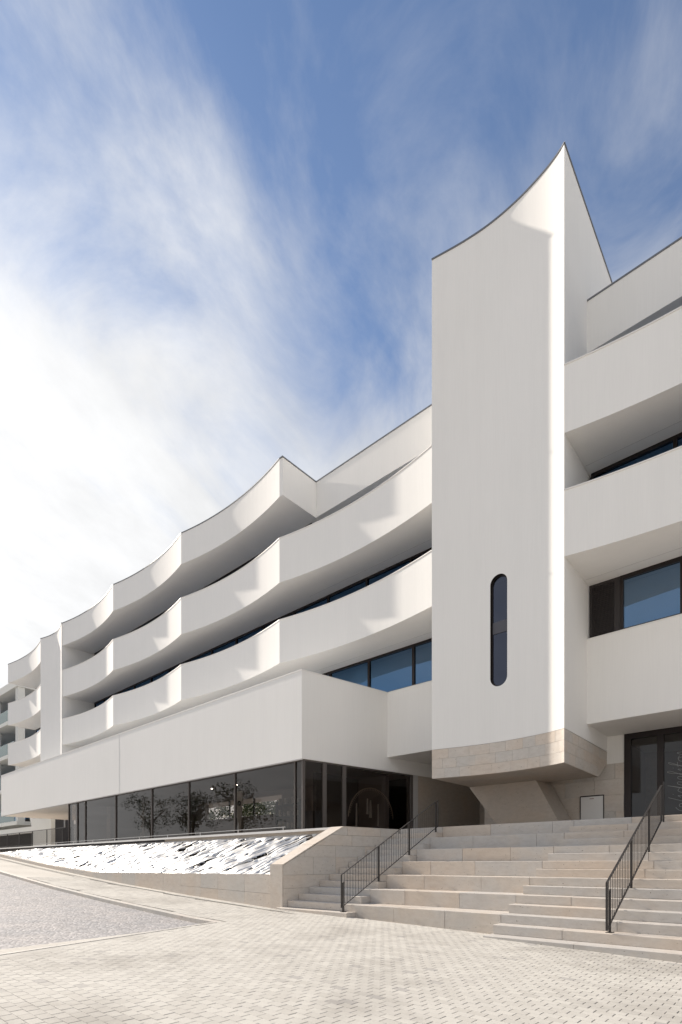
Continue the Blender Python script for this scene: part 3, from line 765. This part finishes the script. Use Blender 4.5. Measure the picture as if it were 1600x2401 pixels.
# entrance glazing right of the tower ------------------------------------
DN = 17.20
door = G()
door.box(-4.23, 6, DN, DN + .12, 3.60, Z1[0] + 0.002); door.box(-4.23, -4.05, DN, DN + .12, GZ0, 3.60); door.box(-3.39, -3.23, DN, DN + .12, GZ0, 3.60)
for x in (-1.75, -0.1, 1.6, 3.3): door.box(x, x + .12, DN, DN + .12, GZ0, 3.60)
door.box(-4.05, 6, DN + 0.001, DN + .119, GZ0, GZ0 + .05)
dr = door.obj('entrance_frame', DARK, bld)
xs = [-4.05, -3.39, -3.23, -1.75, -1.63, -0.1, 0.02, 1.6, 1.72, 3.3]
for a, c in zip(xs[::2], xs[1::2]):
    mesh_obj('pane', [(a, DN + .06, GZ0 + .05), (c, DN + .06, GZ0 + .05), (c, DN + .06, 3.60), (a, DN + .06, 3.60)], [(0, 1, 2, 3)], GLASS_D, dr)
G().box(-4.39, 9, 20.85, 21.0, GZ0, Z1[0] + .1).obj('back_wall', INTER, bld)
G().box(-4.6, -4.4, DN + .2, 21.0, GZ0, Z1[0] + .1).obj('inner_wall', INTER, bld)
# script lettering on the entrance glass, reading upwards
GLY = {'V': ([(0.05, .62), (-.12, .42), (-.1, .1), (.1, -.05), (.3, .12), (.28, .38), (.14, .44), (.1, .3)], [(.28, .38), (.36, .0), (.62, 1.0)]),
       'i': ([(0, .35), (.1, .5), (.08, .05), (.16, -.02), (.28, .3)], [(.15, .74), (.17, .77)]),
       'd': ([(.3, .42), (.12, .5), (.02, .2), (.12, -.02), (.28, .25), (.42, 1.05)], [(.42, 1.05), (.30, .1), (.38, -.02), (.5, .3)]),
       'r': ([(0, .3), (.08, .52), (.2, .48), (.16, .06), (.24, -.02), (.34, .3)],), 'e': ([(0, .2), (.2, .3), (.2, .5), (.08, .48), (.04, .15), (.14, -.02), (.32, .3)],),
       'l': ([(0, .25), (.2, .8), (.22, 1.02), (.12, .95), (.08, .15), (.15, -.02), (.28, .3)],),
       't': ([(0, .3), (.2, .85), (.22, 1.0), (.1, .8), (.02, -.3), (-.02, -.45), (.08, -.1), (.3, .3)], [(-.04, .5), (.26, .54)]),
       'o': ([(.2, .5), (.04, .4), (.05, .05), (.2, .02), (.28, .3), (.2, .5), (.36, .42)],), 's': ([(0, .1), (.18, .55), (.24, .2), (.14, -.02), (.02, .05)],)}
def cat(P, k=6):
    P = [P[0]] + list(P) + [P[-1]]; out = []
    for i in range(1, len(P) - 2):
        p0, p1, p2, p3 = P[i - 1:i + 3]
        for j in range(k):
            t = j / k
            out.append(tuple(0.5 * (2 * p1[c] + (p2[c] - p0[c]) * t + (2 * p0[c] - 5 * p1[c] + 4 * p2[c] - p3[c]) * t * t + (3 * p1[c] - p0[c] - 3 * p2[c] + p3[c]) * t ** 3) for c in (0, 1)))
    out.append(P[-2]); return out
g = G(); adv = {'V': .66, 'i': .26, 'd': .46, 'r': .30, 'e': .30, 'l': .26, 't': .28, 'o': .34, 's': .3}
tx = 0.0; SC = 0.46
for chh in 'Vidrelitos':
    for st in GLY[chh]:
        P = cat(st)
        P3 = [(-2.66 - y * SC, DN + 0.045, 1.50 + (tx + x + 0.12 * y) * SC) for x, y in P]
        for p, q in zip(P3, P3[1:]):
            if (Vector(p) - Vector(q)).length > 1e-4: g.tube(p, q, 0.0048, 4)
    tx += adv[chh]
g.obj('lettering', plain('frosted_film', (0.45, 0.45, 0.44), 0.7), dr)
# stone wall beside the entrance with a service hatch
ew = G().box(-8.6, -4.24, DN + 0.03, DN + .3, GZ0 - .1, Z1[0] + 0.002).obj('entrance_wall', PLASTER, bld)
clad('wall_slab', ew, STONE_W, [(-8.6, GZ0), (-4.235, GZ0), (-4.235, 2.95), (-8.6, 2.95)], lambda u, v: (u, DN + 0.03, v), (0, -1, 0), [(GZ0, 1.55), (1.55, 2.03), (2.03, 2.5), (2.5, 2.95)], (0.55, 1.0), th=0.03, seed=14)
hx0, hx1 = -5.43, -4.79
hat = empty('service_hatch', (-5.1, DN - .03, 1.05), 'grey metal service hatch low in the shaded stone wall beside the entrance', 'hatch')
g = G(); g.box(hx0 - .02, hx0, DN - .03, DN - .005, 1.06, 2.06); g.box(hx1, hx1 + .02, DN - .03, DN - .005, 1.06, 2.06); g.box(hx0, hx1, DN - .03, DN - .005, 2.03, 2.06); g.obj('frame', DARK, hat)
G().box(hx0 + .004, hx1 - .004, DN - .026, DN - .004, 1.06, 2.026).obj('door_leaf', WHITE, hat)
G().box(-5.17, -5.05, DN - .0285, DN - .0265, 1.95, 1.975).obj('plate', plain('hatch_label', (0.40, 0.30, 0.28), 0.6), hat)

# ================================================================== TOWER
tower = empty('tower', (-6.5, 14.5, 1.05), 'tall white wedge-topped tower with a concave front and a stone base', 'tower')
TP = [(-8.43, 13.55), (-7.66, 13.725), (-7.12, 13.815), (-6.73, 13.85), (-6.34, 13.855), (-5.87, 13.825), (-5.48, 13.765), (-5.18, 13.70), (-4.95, 13.63), (-4.76, 13.555), (-4.65, 13.49)]
def tn(s):
    P = TP; s = min(max(s, P[0][0]), P[-1][0])
    for i in range(len(P) - 1):
        if P[i][0] <= s <= P[i + 1][0]:
            # cubic hermite with finite-difference tangents
            def tan(k):
                if k == 0: return (P[1][1] - P[0][1]) / (P[1][0] - P[0][0])
                if k == len(P) - 1: return (P[-1][1] - P[-2][1]) / (P[-1][0] - P[-2][0])
                return (P[k + 1][1] - P[k - 1][1]) / (P[k + 1][0] - P[k - 1][0])
            h = P[i + 1][0] - P[i][0]; t = (s - P[i][0]) / h
            return (2 * t ** 3 - 3 * t * t + 1) * P[i][1] + (t ** 3 - 2 * t * t + t) * h * tan(i) + (-2 * t ** 3 + 3 * t * t) * P[i + 1][1] + (t ** 3 - t * t) * h * tan(i + 1)
ZT, ZB, ZB0 = 17.57, 3.32, 2.476
SX0, SX1 = -8.43, -4.65
wx0, wx1, wz0, wz1 = -6.755, -6.27, 4.83, 7.87
wr = (wx1 - wx0) / 2; wcx = (wx0 + wx1) / 2
KK = 14
mid = [wcx - wr * math.cos(math.pi * k / KK) for k in range(KK + 1)]
left = [SX0 + (wx0 - SX0) * k / 16 for k in range(16)]; right = [wx1 + (SX1 - wx1) * k / 18 for k in range(1, 19)]
V = []; F = []
def fv(s, z): V.append((s, tn(s), z)); return len(V) - 1
cols = left + mid + right
def dzz(s):
    d = max(0.0, wr * wr - (s - wcx) ** 2); return math.sqrt(d)
for a, c in zip(cols, cols[1:]):
    if a >= wx0 - 1e-6 and c <= wx1 + 1e-6:
        F.append((fv(a, ZB), fv(c, ZB), fv(c, wz0 + wr - dzz(c)), fv(a, wz0 + wr - dzz(a))))
        F.append((fv(a, wz1 - wr + dzz(a)), fv(c, wz1 - wr + dzz(c)), fv(c, ZT - .03), fv(a, ZT - .03)))
    else:
        F.append((fv(a, ZB), fv(c, ZB), fv(c, ZT - .03), fv(a, ZT - .03)))
# sides, back, top, underside
b = len(V); BK = 19.5
V += [(SX1, 13.49, ZB), (SX1 - .06, BK, ZB), (SX1 - .06, BK, ZT - .03), (SX1, 13.49, ZT - .03), (SX0, 13.55, ZB), (SX0, BK, ZB), (SX0, BK, ZT - .03), (SX0, 13.55, ZT - .03)]
F += [(b, b + 1, b + 2, b + 3), (b + 5, b + 4, b + 7, b + 6), (b + 1, b + 5, b + 6, b + 2)]
b = len(V); V += [(s, tn(s), ZT - .03) for s in cols]; F.append(tuple(range(b, b + len(cols))) + ())
V += [(SX1 - .06, BK, ZT - .03), (SX0, BK, ZT - .03)]; F[-1] = tuple(range(b, b + len(cols) + 2))
twr = mesh_obj('shaft', V, F, PLASTER, tower)
# coping around the top
g = G(); g.band([(s, tn(s) - 0.022) for s in cols], 0.2, ZT - .0295, ZT + .012)
g.prism([(SX1 - .2, 13.72), (SX1 + .022, 13.47), (SX1 - .038, BK), (SX1 - .26, BK)], ZT - .0292, ZT + .0125)
g.obj('coping', ROOFM, twr)
# slot window: reveal, frame, two panes
def outline(off, k=14):
    r = wr - off; P = []
    for j in range(k + 1): a = math.pi * j / k; P.append((wcx + r * math.cos(a), wz1 - wr + r * math.sin(a)))
    for j in range(k + 1): a = math.pi + math.pi * j / k; P.append((wcx + r * math.cos(a), wz0 + wr + r * math.sin(a)))
    return P
o0 = outline(0); n_ = len(o0)
slotw = empty('slot_window', (0, 0, 0)); slotw.location = (0, 0, 0); slotw.parent = tower
bpy.data.objects.remove(slotw)
yw = 13.95
V = [(x, tn(x), z) for x, z in o0] + [(x, yw + .04, z) for x, z in o0]
mesh_obj('window_reveal', V, [((k + 1) % n_, k, n_ + k, n_ + (k + 1) % n_) for k in range(n_)], DARK, twr)
o1 = outline(0.035)
V = [(x, yw - .03, z) for x, z in o0] + [(x, yw - .03, z) for x, z in o1] + [(x, yw + .03, z) for x, z in o1]
F = [(k, (k + 1) % n_, n_ + (k + 1) % n_, n_ + k) for k in range(n_)] + [(n_ + k, n_ + (k + 1) % n_, 2 * n_ + (k + 1) % n_, 2 * n_ + k) for k in range(n_)]
mesh_obj('window_frame', V, F, DARK, twr)
zt0, zt1 = 6.30, 6.62                                # transom band
G().box(wx0 + .03, wx1 - .03, yw - .02, yw + .02, zt0, zt1).obj('transom', plain('slate_panel', (0.07, 0.07, 0.085), 0.35), twr)
up = clip_poly(o1, 1, zt1, True); lo = clip_poly(o1, 1, zt0, False)
for P in (up, lo): mesh_obj('pane', [(x, yw, z) for x, z in P], [tuple(range(len(P)))], GLASS_T, twr)
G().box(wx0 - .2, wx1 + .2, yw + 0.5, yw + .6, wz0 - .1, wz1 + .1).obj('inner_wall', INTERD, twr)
# stone base: core with chamfered tail, clad with blocks
core = [(SX0 + .03, tn(SX0) + .03)] + [(s, tn(s) + .031) for s in cols if SX0 + .05 < s < SX1 - .05] + [(SX1 - .03, 13.49 + .045)]
V = [(x, y, ZB0) for x, y in core] + [(x, y, ZB - .001) for x, y in core]; nc = len(core)
V += [(SX1 - .06, 16.37, ZB0), (SX0 + .03, 16.37, ZB0), (SX1 - .06, 17.87, ZB - .001), (SX0 + .03, 17.87, ZB - .001)]
a0, a1, a2, a3 = 2 * nc, 2 * nc + 1, 2 * nc + 2, 2 * nc + 3
F = [(k, k + 1, nc + k + 1, nc + k) for k in range(nc - 1)] + [tuple(reversed(list(range(nc)) + [a0, a1])), (nc - 1, a0, a2, 2 * nc - 1), (a1, 0, nc, a3), (a0, a1, a3, a2)]
base = mesh_obj('stone_base', V, F, STONE_D, tower)
courses = [ZB0 + 0.004, ZB0 + 0.283, ZB0 + 0.563, ZB - 0.004]
rb = random.Random(4)
for ci in range(3):
    z0, z1 = courses[ci] + 0.002, courses[ci + 1] - 0.002
    s_ = SX0 + 0.001; lim = SX1
    first = True
    while s_ < lim - 0.02:
        L = rb.uniform(0.30, 0.62) * (0.55 if first and ci == 1 else 1); first = False
        e = s_ + L
        if lim - e < 0.25: e = lim
        k = 4; xs = [s_ + 0.002 + (e - s_ - (0.004 if e < lim else 0.002)) * j / k for j in range(k + 1)]
        pr = rb.uniform(-0.002, 0.002); V = []
        for x in xs: V += [(x, tn(x) + pr, z0), (x, tn(x) + pr, z1), (x, tn(x) + 0.033, z1), (x, tn(x) + 0.033, z0)]
        F = []
        for j in range(k):
            for q in range(4): F.append((4 * j + q, 4 * j + (q + 1) % 4, 4 * j + 4 + (q + 1) % 4, 4 * j + 4 + q)[::-1])
        F += [(3, 2, 1, 0), tuple(4 * k + q for q in range(4))]
        mesh_obj('stone_block', V, F, STONE_W, base); s_ = e
    # side blocks
clad('stone_block', base, STONE_W, [(13.525, ZB0), (16.37, ZB0), (17.87, ZB), (13.525, ZB)], lambda u, v: (SX1 - .03 - 0.0135 * (u - 13.5), u, v), (1, 0.0, 0), [(courses[0], courses[1]), (courses[1], courses[2]), (courses[2], courses[3])], (0.42, 0.72), gap=0.004, th=0.029, seed=6)
# leaning stone leg below
zf = 1.0
def leg(n0, n1):
    def sl_l(z): return -8.45 + (2.476 - z) * 0.756
    def sl_r(z): return -6.27 + (2.476 - z) * 0.53
    V = [(sl_l(2.475), n0, 2.475), (sl_r(2.475), n0, 2.475), (sl_r(zf), n0, zf), (sl_l(zf), n0, zf), (sl_l(2.475), n1, 2.475), (sl_r(2.475), n1, 2.475), (sl_r(zf), n1, zf), (sl_l(zf), n1, zf)]
    return mesh_obj('leg', V, [(0, 1, 2, 3)[::-1], (4, 5, 6, 7), (0, 4, 5, 1)[::-1], (1, 5, 6, 2)[::-1], (3, 2, 6, 7), (0, 3, 7, 4)], STONE_D, tower)
leg(15.82, 17.1)

# ================================================================== RAILINGS
def railing(s0, foot_steps, n_lo, n_hi, label, name='stair_railing'):
    r_ = empty(name, (s0, n_lo, zi(foot_steps[0])), label, 'railing', 'railings on the staircase')
    slope = RISE / TREAD
    def zt(n): return -0.25 + (n - 9.2) * slope
    hb = 0.745
    # flat-bar handrail and bottom rail
    def rail(nm, off, w, h):
        V = []
        for n in (n_lo, n_hi):
            z = zt(n) + off; V += [(s0 - w, n, z - h), (s0 + w, n, z - h), (s0 + w, n, z), (s0 - w, n, z)]
        mesh_obj(nm, V, [(0, 1, 5, 4), (1, 2, 6, 5), (2, 3, 7, 6), (3, 0, 4, 7), (3, 2, 1, 0), (4, 5, 6, 7)], RAILM, r_)
    rail('handrail', 0.0, 0.018, 0.010); rail('bottom_rail', -hb, 0.014, 0.010)
    for n in (n_lo, n_hi):
        z = zt(n); G().box(s0 - .018, s0 + .018, n - .005, n + .006, z - hb - .002 - .006, z - .004).obj('end_bar', RAILM, r_)
    k = int((n_hi - n_lo) / 0.100)
    bm_ = None
    for j in range(1, k):
        n = n_lo + (n_hi - n_lo) * j / k; z = zt(n)
        if bm_ is None:
            g = G(); g.tube((0, 0, -hb), (0, 0, -0.010), 0.0055, 5); bm_ = bpy.data.meshes.new('baluster'); bm_.from_pydata(g.V, [], g.F); bm_.materials.append(RAILM)
        o = bpy.data.objects.new('baluster', bm_); link(o, r_); w_ = world_loc(r_); o.location = (0, n - w_.y, z + EYE - w_.z)
    for i in foot_steps:
        n = ni(i) + 0.16 if i < 14 else ni(i) + 0.05
        for dn in (-0.022, 0.022):
            z1 = zt(n + dn) - (0.012 if i not in (foot_steps[0],) else 0.2)
            G().box(s0 - .012, s0 + .012, n + dn - .006, n + dn + .006, zi(i) + .006, z1).obj('post', RAILM, r_)
        G().box(s0 - .05, s0 + .05, n - .06, n + .06, zi(i) + .001, zi(i) + .009).obj('foot_plate', RAILM, r_)
    return r_
railing(-8.12, (1, 5, 9, 13), 9.22, 13.36, 'dark steel railing between the narrow flight and the tall seating steps')
railing(-2.49, (1, 5, 9, 13), 9.12, 13.05, 'dark steel railing standing in the wide flight on the right')
# terrace railing at the far left, in front of the recessed pier
tr = empty('terrace_railing', (-36, 12.2, 1.05), 'dark steel railing on the terrace edge below the far end of the podium', 'railing')
def trn(s): return 11.72 + D(s)
for off, h in ((0.92, 0.03), (0.10, 0.02)):
    G().slab_quad([(-48, trn(-48), 1.05 + off), (-30.7, trn(-30.7), 1.05 + off), (-30.7, trn(-30.7) + .03, 1.05 + off), (-48, trn(-48) + .03, 1.05 + off)][::-1], (0, 0, h)).obj('rail', RAILM, tr)
bm_ = None; s_ = -30.75
while s_ > -48:
    if bm_ is None:
        g = G(); g.box(-.006, .006, -.006, .006, .11, .92); bm_ = bpy.data.meshes.new('baluster'); bm_.from_pydata(g.V, [], g.F); bm_.materials.append(RAILM)
    o = bpy.data.objects.new('baluster', bm_); link(o, tr); w_ = world_loc(tr); o.location = (s_ - w_.x, trn(s_) + .015 - w_.y, 1.05 + EYE - w_.z)
    s_ -= 0.11
for s_ in (-30.9, -33.2, -35.5, -37.8, -40.1, -42.4, -44.7):
    G().box(s_ - .02, s_ + .02, trn(s_) - .005, trn(s_) + .035, 1.0, 1.96).obj('post', RAILM, tr)
# low rail in front of the shop glazing
lr = empty('glazing_rail', (-21, 11.5, 1.05), 'thin metal rail running along the foot of the shop glazing', 'rail')
G().slab_quad([(-34, 11.42 + D(-34), 1.15), (-12.5, 11.42 + D(-12.5), 1.15), (-12.5, 11.44 + D(-12.5), 1.15), (-34, 11.44 + D(-34), 1.15)][::-1], (0, 0, 0.018)).obj('bar', GREYP, lr)
for k in range(10):
    s_ = -12.6 - k * 2.3; G().box(s_ - .01, s_ + .01, 11.42 + D(s_), 11.44 + D(s_), 1.05, 1.15).obj('post', GREYP, lr)

# ================================================================== SHOP DISPLAY
ar = empty('hanging_display', (-12.9, 14.9, 1.05), 'half-round display wheel with pegs and hanging strips behind the side glass', 'display')
g = G(); wheel_c = Vector((-11.80, 15.0, 1.62)); rad = 1.05
for k in range(40):
    a0_, a1_ = math.pi * (k / 40), math.pi * ((k + 1) / 40)
    d_ = Vector((0.17, 1, 0)).normalized()
    p = wheel_c + d_ * rad * math.cos(a0_) + Vector((0, 0, rad * math.sin(a0_))); q = wheel_c + d_ * rad * math.cos(a1_) + Vector((0, 0, rad * math.sin(a1_)))
    g.tube(p, q, 0.014, 5)
g.obj('rim', TAN, ar)
for k in range(2, 40, 1):
    a0_ = math.pi * k / 41; d_ = Vector((0.17, 1, 0)).normalized(); u = d_ * math.cos(a0_) + Vector((0, 0, math.sin(a0_)))
    g = G(); g.tube(wheel_c + u * (rad - .085), wheel_c + u * rad, 0.010, 4); g.obj('peg', TAN, ar)
for (dn, ztop, ln, w_) in ((-0.62, 2.1, 0.85, .035), (-0.12, 2.3, 0.55, .05), (0.02, 2.25, 0.62, .07), (0.38, 2.15, 0.8, .03)):
    x = -11.85 + dn * .17; y = 15.0 + dn
    G().slab_quad([(x, y - w_, ztop - ln), (x, y + w_, ztop - ln), (x, y + w_ * .4, ztop), (x, y - w_ * .4, ztop)], (-0.03, 0, 0)).obj('strip', WHITE, ar)
bn = empty('display_banner', (-17.6, 12.8, 1.05), 'white tapering ribbed display piece standing behind the shop glass', 'display')
bx0, by0 = -16.35, 12.75
def bq(u, z): return (bx0 + u, by0, z)
G().slab_quad([bq(-.16, 2.35), bq(.16, 2.35), bq(.19, 2.75), bq(-.13, 2.75)], (0, .05, 0)).obj('head', WHITE, bn)
for k in range(6):
    u0 = -.17 + k * .056; G().slab_quad([bq(u0 * .45, 1.15), bq((u0 + .04) * .45, 1.15), bq(u0 + .04, 2.34), bq(u0, 2.34)], (0, .04, 0)).obj('rib', WHITE, bn)
G().tube((bx0 + .01, by0 - .03, 2.28), (bx0 + .01, by0 - .001, 2.28), .10, 14).obj('disc', INTERD, bn)

# shelving with pots along the shop's back wall
for k, (s_, lab) in enumerate(((-28.6, 'dark shelf unit with pale pots at the far left end of the shop'), (-26.4, 'dark shelf unit with pale pots, second from the left in the shop'), (-16.8, 'dark shelf unit with pale pots beside the shop corner'))):
    sh = empty('shelf_unit', (s_, 15.7, 1.06), lab, 'shelf', 'shelf units in the shop')
    for z in (1.5, 2.0, 2.5): G().box(s_ - .7, s_ + .7, 15.6, 16.0, z, z + .03).obj('shelf', INTERD, sh)
    for x in (s_ - .73, s_ + .70): G().box(x, x + .03, 15.6, 16.0, 1.06, 2.7).obj('upright', INTERD, sh)
    rq = random.Random(k)
    for z in (1.531, 2.031, 2.531):
        x = s_ - .58
        while x < s_ + .55:
            h_ = rq.uniform(.14, .3); G().tube((x, 15.75, z), (x, 15.75, z + h_), rq.uniform(.05, .09), 9).obj('pot', WHITE if rq.random() < .6 else TAN, sh); x += rq.uniform(.22, .4)

# ================================================================== FAR BUILDING at the left
far = empty('balcony_block', (-62, 24, 1.0), 'pale concrete block with open balconies and glass balustrades behind the left end', 'building')
FY, FX = 17.4, -51.8                               # front plane / right-hand corner
lev = [4.3, 7.3, 10.3, 13.3, 16.3]
FTOP = 16.1
def fz(z): return z
for k, z in enumerate((3.4, 6.4, 9.4, 12.4)):
    G().box(-80, FX, FY - 0.9, FY + 9, z, z + 0.32).obj('floor_slab', FARW, far)
G().box(-80, FX, FY - 0.9, FY + 9, 15.35, 16.0).obj('roof_slab', FARW, far)
for x in (FX - .75, FX - 7.0, FX - 13.2, FX - 19.5):
    for z in (3.4, 6.4, 9.4, 12.4): G().box(x, x + .62, FY - .75, FY - .2, z + .321, z + 2.999 if z < 12 else 15.349).obj('column', FARW, far)
for z in (3.4, 6.4, 9.4, 12.4):
    for k in range(4):
        x0 = FX - 6.35 - k * 6.25; G().box(x0, x0 + 5.55, FY - .82, FY - .79, z + .33, z + 1.35).obj('balustrade', GLASS_B, far)
    G().box(-80, FX - .1, FY + 2.0, FY + 2.1, z + .321, min(z + 2.999, 15.349)).obj('window_wall', GLASS, far)
    G().box(-80, FX - .1, FY + 3.0, FY + 3.1, z + .321, min(z + 2.999, 15.349)).obj('room', INTER, far)
G().box(FX - .3, FX, FY + .5, FY + 9, 1.0, 3.399).obj('end_wall', FARW, far)
G().box(-80, -46.5, 16.3, 16.6, 2.55, 3.05).obj('parapet', FARW, far)
G().box(-80, -46.5, 19.0, 19.1, 1.0, 4.3).obj('window_wall', INTERD, far)
for x in (-53.2, -50.6, -48.0): G().box(x, x + .14, 18.9, 18.99, 3.06, 4.3).obj('mullion', GREYP, far)
G().box(-47.4, -43.5, 16.2, 16.5, 1.0, 3.6).obj('end_wall', FARW, far)
pot = empty('planter_pot', (-49.3, 17.2, 3.06), 'white slatted tapering pot on the parapet of the far building', 'pot')
for k in range(12):
    a = 2 * math.pi * k / 12; c_, s2 = math.cos(a), math.sin(a)
    G().slab_quad([(-49.3 + .33 * c_ - .07 * s2, 17.2 + .33 * s2 + .07 * c_, 3.06), (-49.3 + .33 * c_ + .07 * s2, 17.2 + .33 * s2 - .07 * c_, 3.06), (-49.3 + .5 * c_ + .10 * s2, 17.2 + .5 * s2 - .10 * c_, 4.0), (-49.3 + .5 * c_ - .10 * s2, 17.2 + .5 * s2 + .10 * c_, 4.0)], (-.03 * c_, -.03 * s2, 0)).obj('slat', WHITE, pot)

# ================================================================== TREES behind (seen through the shop)
def tree(x, y, z0, h, label, seed):
    r0 = random.Random(seed); t = empty('tree', (x, y, z0), label, 'tree', 'trees across the street' if y < 0 else 'trees behind the building')
    g = G(); top = z0 + h * .62; prev = Vector((x, y, z0)); rr = .16
    for k in range(5):
        q = Vector((x + r0.uniform(-.15, .15), y + r0.uniform(-.15, .15), z0 + h * .62 * (k + 1) / 5)); g.tube(prev, q, rr * (1 - .13 * k), 7); prev = q
    for k in range(7):
        a = r0.uniform(0, 6.28); zz_ = z0 + h * r0.uniform(.35, .6)
        g.tube((x, y, zz_), (x + math.cos(a) * h * .24, y + math.sin(a) * h * .24, zz_ + h * .22), .05, 5)
    g.obj('trunk', BARK, t)
    V = []; F = []
    clumps = [(r0.gauss(0, h * .17), r0.gauss(0, h * .17), h * r0.uniform(.42, .95), h * r0.uniform(.09, .16)) for _ in range(22)]
    for cx_, cy_, cz_, cr in clumps:
        for _ in range(70):
            d = Vector((r0.gauss(0, 1), r0.gauss(0, 1), r0.gauss(0, .8))).normalized() * cr * r0.uniform(.5, 1.05)
            c = Vector((x + cx_, y + cy_, z0 + cz_)) + d; u = Vector((r0.gauss(0, 1), r0.gauss(0, 1), r0.gauss(0, 1))).normalized() * .13; w = u.orthogonal().normalized() * .07
            b_ = len(V); V += [tuple(c - u), tuple(c + w), tuple(c + u), tuple(c - w)]; F.append((b_, b_ + 1, b_ + 2, b_ + 3))
    mesh_obj('crown', V, F, LEAF, t)
    return t
tree(-48.0, 34, 1.0, 5.6, 'bushy tree seen through the shop glass, left of the rest', 1)
tree(-43.5, 35, 1.0, 5.9, 'bushy tree seen through the shop glass, second from the left', 2)
tree(-39.6, 34, 1.0, 5.3, 'bushy tree seen through the shop glass, third from the left', 3)
tree(-31.5, 34, 1.0, 5.4, 'bushy tree seen through the shop corner glass', 5)
# trees across the street, seen as reflections in the shop glazing
for k, (x, y, h_) in enumerate(((-44, -9, 7.2), (-50, -13, 8.2), (-56.5, -11, 7.4), (-63, -15, 8.4), (-71, -13, 8.0))):
    tt = tree(x, y, gz(x), h_, 'leafy tree mirrored in the shop glazing, ' + ('nearest the shop corner', 'second from the shop corner', 'third from the shop corner', 'fourth from the shop corner', 'farthest from the shop corner')[k], 30 + k)
# soffit drip grooves beside the tower
for (a, c, z) in ((-4.62, 2.1, Z2[0]), (-4.62, 2.1, Z3[0]), (-15.0, -8.45, Z2[0]), (-15.0, -8.45, Z3[0])):
    G().slab_quad([(a, FN - .30 + D(a), z + .001), (c, FN - .30 + D(c), z + .001), (c, FN - .288 + D(c), z + .001), (a, FN - .288 + D(a), z + .001)][::-1], (0, 0, .003)).obj('drip_groove', GREYP, bld)
